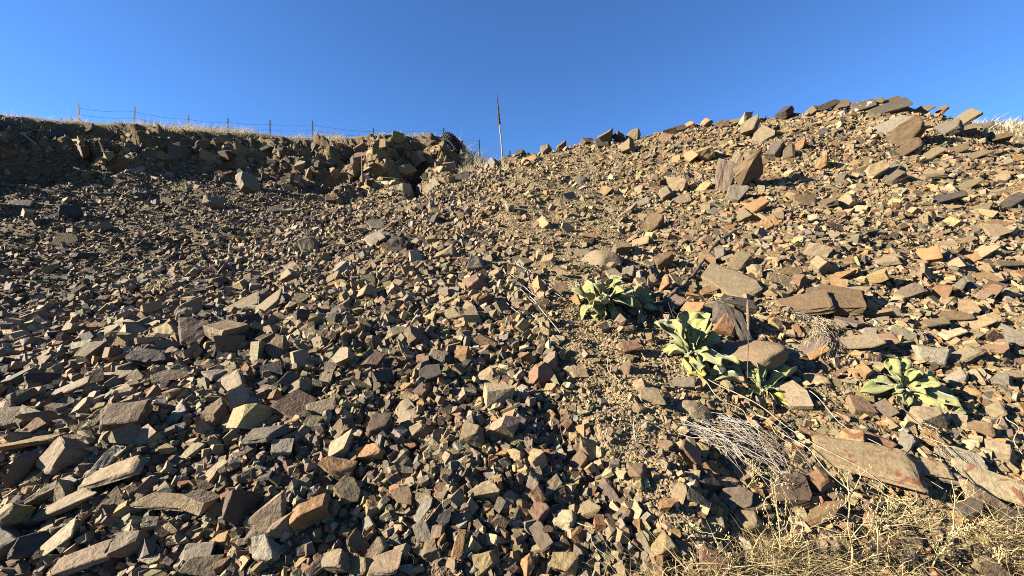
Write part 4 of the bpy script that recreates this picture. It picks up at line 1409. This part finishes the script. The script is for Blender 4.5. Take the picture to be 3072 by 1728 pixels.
# brown seed stalk in front of the third plant
p_, _ = hit(2243, 1165); d2 = p_.y
st = empty('dead_stalk', p_, 'thin brown stalk with narrow seed head standing before the broad pale boulder', 'stalk')
tb = TB(); tb.add(wob(at_depth(2242, 1175, d2), at_depth(2245, 985, d2), 10, 0.004), 0.0026, 5); tb.build('stem', MAT_BARK, st, p_)
sp = wob(at_depth(2245, 990, d2), at_depth(2244, 900, d2), 16, 0.006)
tb = TB(); tb.add(sp, [0.003 + 0.006 * math.sin(PI * (i + 1) / 17) * (1 + 0.3 * math.sin(i * 2.7)) for i in range(16)], 6); tb.build('seed_head', make_plain('brown_seed_head', (0.13, 0.09, 0.06), 0.95, 0.5, 200, bump=0.8), st, p_)
# thin stalk on the bank
p_, _ = hit(1086, 545)
tb = TB(); tb.add(wob(p_, at_depth(1085, 455, p_.y - 0.1), 8, 0.01), 0.012, 5)
o = tb.build('dead_stalk', MAT_GREYSTEM); o['label'] = 'thin dead stem standing in front of the yellow outcrop'; o['category'] = 'stem'
# pale stick on the far-left bank
a_, n_ = hit(52, 401); b_, m_ = hit(108, 436)
tb = TB(); tb.add(wob(a_ + n_ * 0.12, b_ + m_ * 0.14, 6, 0.006), 0.022, 6)
o = tb.build('stick', make_plain('pale_wood', (0.17, 0.145, 0.105), 0.8, 0.3, 30)); o['label'] = 'pale straight stick lying on the far-left bank'; o['category'] = 'stick'

# dark fallen branch ---------------------------------------------------------------
br_px = [(2232, 690), (2190, 712), (2150, 742), (2118, 782), (2085, 826), (2052, 866), (2015, 900), (1985, 935)]
br = densify(on_ground(br_px, 0.045), 26)
br = [p + Vector((random.gauss(0, .006), random.gauss(0, .006), random.gauss(0, .006))) for p in br]
root = empty('fallen_branch', br[-1], 'dark crooked dead branch lying on the slope above the purple slab', 'branch')
tb = TB(); tb.add(br, np.linspace(0.007, 0.017, 26), 7); tb.build('limb', MAT_BARK, root, br[-1])
for i0, (tx, ty), r0_ in ((4, (2172, 700), .005), (7, (2120, 742), .005), (10, (2160, 770), .004), (3, (2215, 705), .004), (15, (2045, 850), .004)):
    e_ = hit(tx, ty)[0] + hit(tx, ty)[1] * 0.06
    tb = TB(); tb.add(wob(br[i0], e_, 8, 0.05), np.linspace(r0_, 0.002, 8), 5); tb.build('twig', MAT_BARK, root, br[-1])
tb = TB()
for i in range(46):
    a0 = br[-1] + Vector((random.gauss(0, .02), random.gauss(0, .02), random.uniform(0, .03)))
    tx, ty = random.gauss(1972, 26), random.gauss(968, 22)
    e_ = hit(tx, ty)[0] + hit(tx, ty)[1] * random.uniform(0.005, 0.06)
    tb.add(wob(a0, e_, 6, 0.10), [0.0022, .002, .0018, .0016, .0013, .001], 3)
tb.build('root_fibres', MAT_BARK, root, br[-1])['kind'] = 'stuff'

# bundle of pale dead stems -------------------------------------------------------
lines = [((1511, 814), (1680, 1015), .0045), ((1558, 803), (1678, 899), .0035), ((1479, 799), (1552, 801), .004), ((1552, 801), (1560, 812), .004), ((1521, 928), (1566, 960), .003), ((1587, 950), (1672, 1027), .0035), ((1535, 838), (1622, 905), .0035),
         ((1565, 810), (1625, 872), .003), ((1540, 830), (1562, 895), .0025), ((1548, 800), (1545, 850), .0025), ((1590, 850), (1612, 895), .002), ((1560, 860), (1550, 905), .002), ((1558, 880), (1610, 930), .003), ((1515, 822), (1530, 858), .0025), ((1580, 835), (1596, 880), .002)]
o0, _ = hit(1560, 880)
root = empty('dead_stem_bundle', o0, 'bundle of pale bleached dead stems lying on the rubble near the centre', 'stems')
for a_, b_, r0_ in lines:
    A_, nA = hit(*a_); B_2, nB = hit(*b_); h_ = random.uniform(0.03, 0.06)
    tb = TB(); tb.add(wob(A_ + nA * h_, B_2 + nB * random.uniform(.025, .05), 12, 0.012), np.linspace(r0_, r0_ * 0.6, 12), 5)
    tb.build('stem', MAT_GREYSTEM, root, o0)

# long dry stalks on the lower right -----------------------------------------------
STK = [([(2123, 1150), (2330, 1290), (2500, 1387), (2566, 1433), (2705, 1535)], .0032, 'long straw stalk running from the tall-leaved plant down to the weeds'),
       ([(2099, 1157), (2190, 1235), (2285, 1317)], .003, 'straw stalk lying across the top of the grey dead grass clump'),
       ([(2249, 1239), (2362, 1355)], .0026, 'short straw stalk below the green plant with yellow leaves'),
       ([(2672, 1200), (2774, 1306), (2923, 1484), (3051, 1620)], .0036, 'long dark root-like stalk running down right past the rightmost plant'),
       ([(2424, 1200), (2559, 1320), (2686, 1404), (2800, 1480)], .0026, 'thin straw stalk crossing above the big rust-patched slab'),
       ([(3014, 1273), (3045, 1370), (3069, 1477)], .0032, 'yellow straw stalk at the right edge'),
       ([(2232, 1110), (2120, 1220), (2012, 1335)], .0026, 'straw stalk leaning down left, crossing the low grey boulder'),
       ([(2380, 1250), (2300, 1330), (2240, 1400)], .002, 'thin twig leaning down left below the yellow-leaved plant'),
       ([(1714, 1211), (1685, 1320), (1649, 1433)], .0030, 'thin brown stem lying on rubble left of the bare soil strip'),
       ([(1815, 1098), (1850, 1160), (1880, 1215)], .0024, 'short grey stem lying on soil between two lower plants'),
       ([(1920, 1085), (2000, 1120), (2085, 1150)], .0022, 'thin pale stem left of the tall-leaved plant, pointing right'),
       ([(2320, 1300), (2440, 1400), (2560, 1500), (2660, 1570)], .0028, 'straw stalk left of the big rust-patched slab, lowest of the parallel ones'),
       ([(2690, 1225), (2790, 1330), (2880, 1440)], .0022, 'thin yellow stalk just above the dark root-like one'),
       ([(1735, 1585), (1790, 1630), (1815, 1700)], .0022, 'thin dry curved stem near the bottom middle')]
for pp, r0_, lab in STK:
    P_l = densify(on_ground(pp, 0.05), 22)
    ph_ = random.uniform(0, 6); r0_ *= 0.78
    P_l = [p + Vector((.014 * math.sin(i * .55 + ph_), .006 * math.sin(i * .8), .010 * math.sin(i * .43 + ph_))) for i, p in enumerate(P_l)]
    tb = TB(); tb.add(P_l, np.linspace(r0_, r0_ * 0.5, 22), 5)
    o = tb.build('dry_stalk', MAT_BARK if ('dark' in lab or 'brown' in lab) else MAT_STEM); o['label'] = lab; o['category'] = 'stalk'; o['group'] = 'dry stalks on the slope'

# grey dead grass and hanging roots -----------------------------------------------
def fibre_clump(name, label, mat, root_px, tips, n, r0_, arch, spread_root=8, sag=0.0):
    o0, n0 = hit(*root_px)
    tb = TB()
    for i in range(n):
        rp_ = (random.gauss(root_px[0], spread_root), random.gauss(root_px[1], spread_root * .6))
        tx, ty, sx, sy = random.choice(tips)
        tx += random.gauss(0, sx); ty += random.gauss(0, sy)
        A_, nA = hit(*rp_); B_2, nB = hit(tx, ty)
        L = (B_2 - A_).length
        A_ = A_ + nA * 0.02; B_2 = B_2 + nB * random.uniform(0.005, 0.05)
        pts_ = wob(A_, B_2, 9, random.uniform(0.04, 0.11))
        pts_ = [p + n0 * (arch * L * math.sin(PI * k / 8) * random.uniform(.7, 1.2)) for k, p in enumerate(pts_)]
        r1_ = r0_ * random.choice((0.6, 0.8, 1.0, 1.7)); tb.add(pts_, np.linspace(r1_, r1_ * 0.4, 9), 3)
    o = tb.build(name, mat); o['label'] = label; o['category'] = 'dead grass'
fibre_clump('dead_grass_clump', 'grey bleached clump of dead grass combed down right, lower right of centre', MAT_GREYSTEM, (2062, 1285),
            [(2150, 1330, 25, 25), (2200, 1390, 35, 25), (2290, 1420, 40, 30), (2380, 1470, 50, 35), (2150, 1290, 30, 12), (2250, 1340, 40, 25)], 52, 0.0014, 0.16, 18)
fibre_clump('dead_grass_clump', 'second grey strands of dead grass below the yellow-leaved plant', MAT_GREYSTEM, (2150, 1260),
            [(2270, 1330, 30, 20), (2330, 1400, 35, 20), (2400, 1440, 40, 20)], 30, 0.0013, 0.10, 16)
fibre_clump('dead_grass_clump', 'pale tuft of dead grass hanging below the big orange-brown slab', MAT_STEM, (2448, 972),
            [(2455, 1050, 16, 18), (2478, 1085, 12, 16), (2440, 1030, 14, 12), (2500, 1000, 16, 10)], 110, 0.0016, 0.06, 10)
fibre_clump('dead_grass_clump', 'thin pale twigs fanning left from the hanging dead grass tuft', MAT_GREYSTEM, (2440, 972), [(2350, 935, 12, 8), (2390, 960, 14, 8), (2380, 1000, 14, 10)], 14, 0.0020, 0.05, 6)
fibre_clump('dead_grass_clump', 'faint loops of dry grass left of the grey dead grass clump', MAT_STEM, (1905, 1330), [(1900, 1270, 25, 18), (1930, 1300, 20, 14), (1890, 1390, 16, 14)], 16, 0.0015, 0.25, 8)
fibre_clump('dead_grass_clump', 'small spray of pale dry grass at the bottom middle', MAT_STEM, (1480, 1705), [(1500, 1680, 18, 12), (1520, 1715, 12, 10), (1460, 1720, 14, 8)], 18, 0.0013, 0.2, 6)
fibre_clump('dead_grass_clump', 'dark wisps of dry grass left of the small spray at the bottom', MAT_BARK, (1225, 1660), [(1225, 1720, 12, 10), (1250, 1700, 14, 10), (1205, 1700, 12, 10)], 18, 0.0012, 0.12, 6)
fibre_clump('dead_grass_clump', 'straw strands lying along the dark root-like stalk at the right', MAT_STEM, (2740, 1270), [(2830, 1390, 14, 14), (2880, 1440, 14, 14), (2800, 1350, 14, 14)], 40, 0.0016, 0.04, 8)

# branching yellow weeds -------------------------------------------------------------
def weed(base_px, tip_px, label, nb=9, thick=0.0028, fwd=0.10, blen=0.38):
    A_, nA = hit(*base_px)
    d_ = max(0.75, A_.y - fwd)
    B_2 = at_depth(tip_px[0], tip_px[1], d_)
    main = wob(A_, B_2, 14, 0.018)
    root = empty('dry_weed', A_, label, 'weed', 'dry yellow weeds at the lower right')
    tb = TB(); tb.add(main, np.linspace(thick, thick * .45, 14), 5); tb.build('stem', MAT_STRAW, root, A_)
    L = (B_2 - A_).length; tgm = (B_2 - A_).normalized()
    tw = TB(); sd = TB()
    for i in range(nb):
        t = random.uniform(0.25, 0.98); p = main[int(t * 13)]
        dr = (tgm * random.uniform(.3, .9) + Vector((random.gauss(0, .8), random.gauss(0, .35), random.gauss(0, .5)))).normalized()
        l_ = L * blen * random.uniform(.4, 1.0) * (1.1 - 0.6 * t)
        q = wob(p, p + dr * l_, 7, 0.04); tw.add(q, np.linspace(thick * .5, thick * .28, 7), 4)
        for k in range(random.randrange(2, 5)):
            p2_ = q[random.randrange(3, 7)]
            d3 = (dr + Vector((random.gauss(0, .7), random.gauss(0, .5), random.gauss(0, .6)))).normalized()
            q2 = wob(p2_, p2_ + d3 * l_ * random.uniform(.15, .4), 4, 0.04); tw.add(q2, thick * .26, 3)
            for s_ in range(2):
                c_ = q2[-1] + Vector((random.gauss(0, .006), random.gauss(0, .006), random.gauss(0, .006)))
                sd.add([c_, c_ + Vector((random.gauss(0, .003), random.gauss(0, .003), .004)), c_ + Vector((random.gauss(0, .002), 0, .008))], [.0006, .0013, .0004], 4)
    tw.build('twigs', MAT_STRAW, root, A_)['kind'] = 'stuff'; sd.build('seed_pods', MAT_STRAW, root, A_)['kind'] = 'stuff'
weed((2553, 1722), (2544, 1430), 'yellow dry weed with tallest upright stem, just below the rust-patched slab', 12, .0034)
weed((2634, 1690), (2634, 1470), 'yellow dry weed right of the tallest-stemmed one', 9, .003)
weed((2670, 1700), (2662, 1500), 'slender yellow weed, third stem right of the tallest one', 7, .0024)
weed((2340, 1690), (2318, 1440), 'yellow dry weed in front of the large dark brown block', 10, .0026)
weed((2380, 1680), (2385, 1540), 'short yellow weed right below the large dark brown block', 7, .0022)
weed((2575, 1445), (2870, 1580), 'yellow weed stem sprawling right across the lower corner', 8, .0026, 0.12, .25)
weed((2650, 1540), (3060, 1606), 'long yellow weed stem sprawling to the right edge', 9, .0026, 0.10, .16)
weed((2872, 1700), (2850, 1440), 'yellow weed with knotty upright stem left of the dark grey block', 11, .0026)
weed((2790, 1710), (2880, 1584), 'arching yellow weed in the bottom right corner', 9, .0032)
weed((2240, 1470), (2280, 1400), 'small feathery yellow weed on the purple slab', 9, .0014)
weed((2205, 1720), (2120, 1560), 'thin yellow weed leaning left at the bottom, right of the reddish slab', 8, .0018)
weed((2960, 1720), (3060, 1640), 'straw weed leaning right in the bottom right corner', 8, .0026)

# ------------------------------------------------------------------ grasses
def blades(P, L, w, rs_, tint, lean=0.35, wind=(0.25, 0, 0), bend=0.5):
    """curved two-sided strips; P base points"""
    n = len(P)
    dr = np.c_[rs_.normal(0, lean, n) + wind[0], rs_.normal(0, lean, n) + wind[1], np.ones(n)]; dr /= np.linalg.norm(dr, axis=1)[:, None]
    bd = np.c_[rs_.normal(0, 1, n), rs_.normal(0, 1, n), rs_.normal(-0.4, .4, n)] * bend
    sd = np.cross(dr, rs_.normal(0, 1, (n, 3))); sd /= np.linalg.norm(sd, axis=1)[:, None] + 1e-9
    V = []; lv = [0, .35, .7, 1.0]; wd = [1, .85, .55, .12]
    for t, k in zip(lv, wd):
        c = P + dr * (L * t)[:, None] + bd * (L * t * t)[:, None]
        V += [c - sd * (w * k * .5)[:, None], c + sd * (w * k * .5)[:, None]]
    V = np.stack(V, 1).reshape(-1, 3); o = (np.arange(n) * 8)[:, None]
    Fq = np.vstack([np.c_[o + 2 * i, o + 2 * i + 1, o + 2 * i + 3, o + 2 * i + 2] for i in range(3)])
    return V, Fq, np.repeat(tint, 8, 0)
def sample_faces(dens, rs_):
    cnt = rs_.poisson(dens * fa); fi = np.repeat(np.arange(len(fa)), cnt); n = len(fi)
    q = PT[Qf[fi]]; u = rs_.random((n, 1)); v = rs_.random((n, 1))
    return (q[:, 0] * (1 - u) + q[:, 1] * u) * (1 - v) + (q[:, 3] * (1 - u) + q[:, 2] * u) * v, fi
def straw_tint(n, rs_, a=(0.40, 0.34, 0.225), b=(0.27, 0.21, 0.115)):
    t = rs_.random((n, 1)); return (np.array(a) * t + np.array(b) * (1 - t)) * rs_.uniform(0.8, 1.2, (n, 1))
rg = np.random.default_rng(55)
fcd = np.interp(fpx, SKY_X, CREST_D)
edge = fd - fcd
tuft = np.clip(0.35 + 1.7 * fbm(fc[:, 0] / 1.1, fc[:, 1] / 1.1, 3, 71), 0.03, 1.4)
# left plateau
m_ = (fpx > -400) & (fpx < 1420) & (edge > -0.15) & (edge < 7)
P_g, fi = sample_faces(np.where(m_, np.where(edge < 2.0, 240, 60), 0) * tuft, rg)
L_ = rg.uniform(0.12, 0.34, len(P_g)) * (0.55 + 0.6 * np.clip(tuft[fi], 0, 1)); A1 = blades(P_g, L_, rg.uniform(.008, .016, len(P_g)), rg, straw_tint(len(P_g), rg), 0.3, (0.2, 0, 0))
# notch behind the tall stalk
m_ = (fpx > 1375) & (fpx < 1560) & (fd > 11.0) & (fd < 22)
P_g2, fi2 = sample_faces(np.where(m_, 130, 0) * np.clip(tuft, .4, 1.4), rg)
A2 = blades(P_g2, rg.uniform(0.15, 0.42, len(P_g2)), rg.uniform(.010, .018, len(P_g2)), rg, straw_tint(len(P_g2), rg), 0.3, (0.2, 0, 0))
# grassy rise behind the right end of the pile
m_ = (fpx > 2900) & (fpx < 3490) & (fd > 12.5) & (fd < 18)
P_g3, fi3 = sample_faces(np.where(m_, 60, 0), rg)
A3 = blades(P_g3, rg.uniform(0.25, 0.5, len(P_g3)), rg.uniform(.02, .035, len(P_g3)), rg, straw_tint(len(P_g3), rg), 0.25, (0.2, 0, 0))
def join4(Ls):
    V, Fq, C = [], [], []; o = 0
    for v, f, c in Ls:
        if len(v) == 0: continue
        V.append(v); Fq.append(f + o); C.append(c); o += len(v)
    return np.vstack(V), np.vstack(Fq), np.vstack(C)
V, Fq, C = join4([A1, A2, A3])
add_obj('dry_grass', mesh_np('dry_grass', V, Fq, C, True), MAT_GRASS, kind='stuff', label='pale dry grass along the crest of the bank', category='grass')
# straw litter at the lower right
gx = sstep(1750, 2350, fpx); lowl = np.interp(fpx, [1700, 2100, 2400, 2700, 3100, 3500], [1760, 1690, 1590, 1530, 1560, 1560])
m_ = sstep(-10, 90, fpy - lowl) * gx * (fpy < 2100)
patch = np.clip(0.55 + 1.5 * fbm(fc[:, 0] / 0.22, fc[:, 1] / 0.22, 3, 81), 0.05, 1.4)
P_s, fi = sample_faces(m_ * 36000 * patch, rg)
n = len(P_s)
B1 = blades(P_s + fn[fi] * rg.uniform(0.0, 0.05, (n, 1)), rg.uniform(0.03, 0.15, n), rg.uniform(.0014, .0034, n), rg, straw_tint(n, rg, (0.40, 0.315, 0.16), (0.26, 0.195, 0.095)), 0.9, (0.1, 0, 0), 0.8)
add_obj('straw_litter', mesh_np('straw_litter', *B1[:2], B1[2], True), MAT_GRASS, kind='stuff', label='tangled yellow straw and grass litter in the bottom right corner', category='grass')
# small grass tufts on the far slope
for i, (px, py, nm) in enumerate(((548, 574, 'faint dry grass tuft below the left bank, the left one'), (775, 700, 'small dry grass tuft on the scree left of the outcrop'), (482, 868, 'small dry grass tuft among stones, mid left'), (1535, 555, 'small dry tuft on the gravel below the tall dead stalk'))):
    p_, n_ = hit(px, py); k = 46
    Pb = np.array(p_[:])[None] + rg.normal(0, 0.09, (k, 3)) * np.array([1, 1, .1]) 
    v, f, c = blades(Pb - np.array(p_[:])[None], rg.uniform(.08, .2, k), rg.uniform(.006, .010, k), rg, straw_tint(k, rg, (.3, .27, .13), (.22, .19, .09)), 0.5)
    o = add_obj('grass_tuft', mesh_np('grass_tuft', v, f, c, True), MAT_GRASS, label=nm, category='grass', group='small grass tufts'); o.location = p_

# ------------------------------------------------------------------ tyre
tp, tn = hit(1352, 446)
R_, wd_ = 0.40, 0.30
sc_t = tp.y / 16.0
tyre = empty('tyre', tp, 'black chunky-treaded tyre lying on the crest of the bank', 'tyre')
prof = [(0.52, -0.30), (0.56, -0.46), (0.74, -0.52), (0.90, -0.48), (0.97, -0.36), (1.0, 0.0), (0.97, 0.36), (0.90, 0.48), (0.74, 0.52), (0.56, 0.46), (0.52, 0.30)]
ns = 40; V = []; Fq = []
for i in range(ns):
    a_ = 2 * PI * i / ns
    for (r_1, h_) in prof: V.append((R_ * r_1 * math.cos(a_), R_ * r_1 * math.sin(a_), wd_ * h_))
npf = len(prof)
for i in range(ns):
    i2 = (i + 1) % ns
    for j in range(npf - 1): Fq.append((i * npf + j, i2 * npf + j, i2 * npf + j + 1, i * npf + j + 1))
    Fq.append((i * npf + npf - 1, i2 * npf + npf - 1, i2 * npf, i * npf))
carc = add_obj('carcass', mesh_np('carcass', np.array(V), np.array(Fq), None, True), MAT_RUBBER, tyre)
V = []; Fq = []
for i in range(26):
    for side in (-1, 1):
        a_ = 2 * PI * (i + (0.5 if side > 0 else 0)) / 26
        for (da, hh, rr) in ((-.055, .04, .96), (.055, .04, .96), (.02, .50, .92), (-.09, .50, .92), (-.055, .04, 1.085), (.055, .04, 1.085), (.02, .50, 1.02), (-.09, .50, 1.02)):
            V.append((R_ * rr * math.cos(a_ + da), R_ * rr * math.sin(a_ + da), wd_ * hh * side))
        b_ = len(V) - 8
        for q in ((4, 5, 6, 7), (0, 1, 5, 4), (1, 2, 6, 5), (2, 3, 7, 6), (3, 0, 4, 7)): Fq.append(tuple(b_ + k for k in q))
lug = add_obj('tread', mesh_np('tread', np.array(V), np.array(Fq)), MAT_RUBBER, tyre)
axd = Vector((0.62, 0.25, 0.74)).normalized()
tyre.rotation_euler = axd.to_track_quat('Z', 'Y').to_euler()
tyre.scale = (sc_t, sc_t, sc_t)
tyre.location = at_depth(1354, 430, tp.y - 0.1)

# ------------------------------------------------------------------ fence on the plateau
POSTS = [(239, 311, -5), (400, 321, 4), (562, 345, 4), (683, 353, 1), (811, 361, -1), (937, 363, 1), (1120, 384, 0), (1335, 384, -5), (1438, 418, 0), (1530, 452, 0)]
f0 = None; heads = []
HP = 1.25
for px, pyt, lean in POSTS:
    c0 = float(np.interp(px, SKY_X, CREST_D)); best = None
    for k in range(70):
        d_ = c0 + 0.8 + 0.12 * k
        x_ = (px - 1536) / F * d_
        gz = drop(x_, d_)
        if gz is None: continue
        e_ = abs((864 - (gz.z + HP - CZ) / d_ * F) - pyt)
        if best is None or e_ < best[0]: best = (e_, gz.copy())
    heads.append((best[1], lean))
f0 = heads[5][0]
fence = empty('wire_fence', f0, 'thin steel-post wire fence on the plateau behind the bank', 'fence')
for (b_, lean) in heads:
    tp_ = Vector((lean * 0.012, 0, HP))
    V = []; 
    # T-shaped post section
    sec = [(-.026, -.006), (.026, -.006), (.026, .006), (.006, .006), (.006, .034), (-.006, .034), (-.006, .006), (-.026, .006)]
    for z_, off in ((-0.2, 0.0), (HP, 1.0)):
        for sx_, sy_ in sec: V.append((sx_ + lean * 0.012 * off, sy_, z_))
    ns_ = len(sec); Fq = [(i, (i + 1) % ns_, ns_ + (i + 1) % ns_, ns_ + i) for i in range(ns_)]
    Fq += [(ns_, ns_ + 1, ns_ + 2, ns_ + 7), (ns_ + 3, ns_ + 4, ns_ + 5, ns_ + 6)]
    o = add_obj('post', mesh_np('post', np.array(V), np.array(Fq)), MAT_METAL, fence); o.location = b_ - f0
for i in range(len(heads) - 1):
    (a_, la), (b_, lb) = heads[i], heads[i + 1]
    lv = (0.35, 0.6, 0.85, 1.08) if i < 6 else (0.2, 0.36, 0.52, 0.68, 0.84, 1.0, 1.14)
    for h_ in lv:
        A_ = a_ + Vector((la * .012 * h_ / HP, 0, h_)); B_2 = b_ + Vector((lb * .012 * h_ / HP, 0, h_))
        pts_ = [A_.lerp(B_2, t / 8) - Vector((0, 0, 0.06 * math.sin(PI * t / 8))) for t in range(9)]
        tb = TB(); tb.add(pts_, 0.0045, 3); tb.build('wire', MAT_METAL, fence, f0)
print('GRASS', len(P_g), len(P_g2), len(P_g3), n)
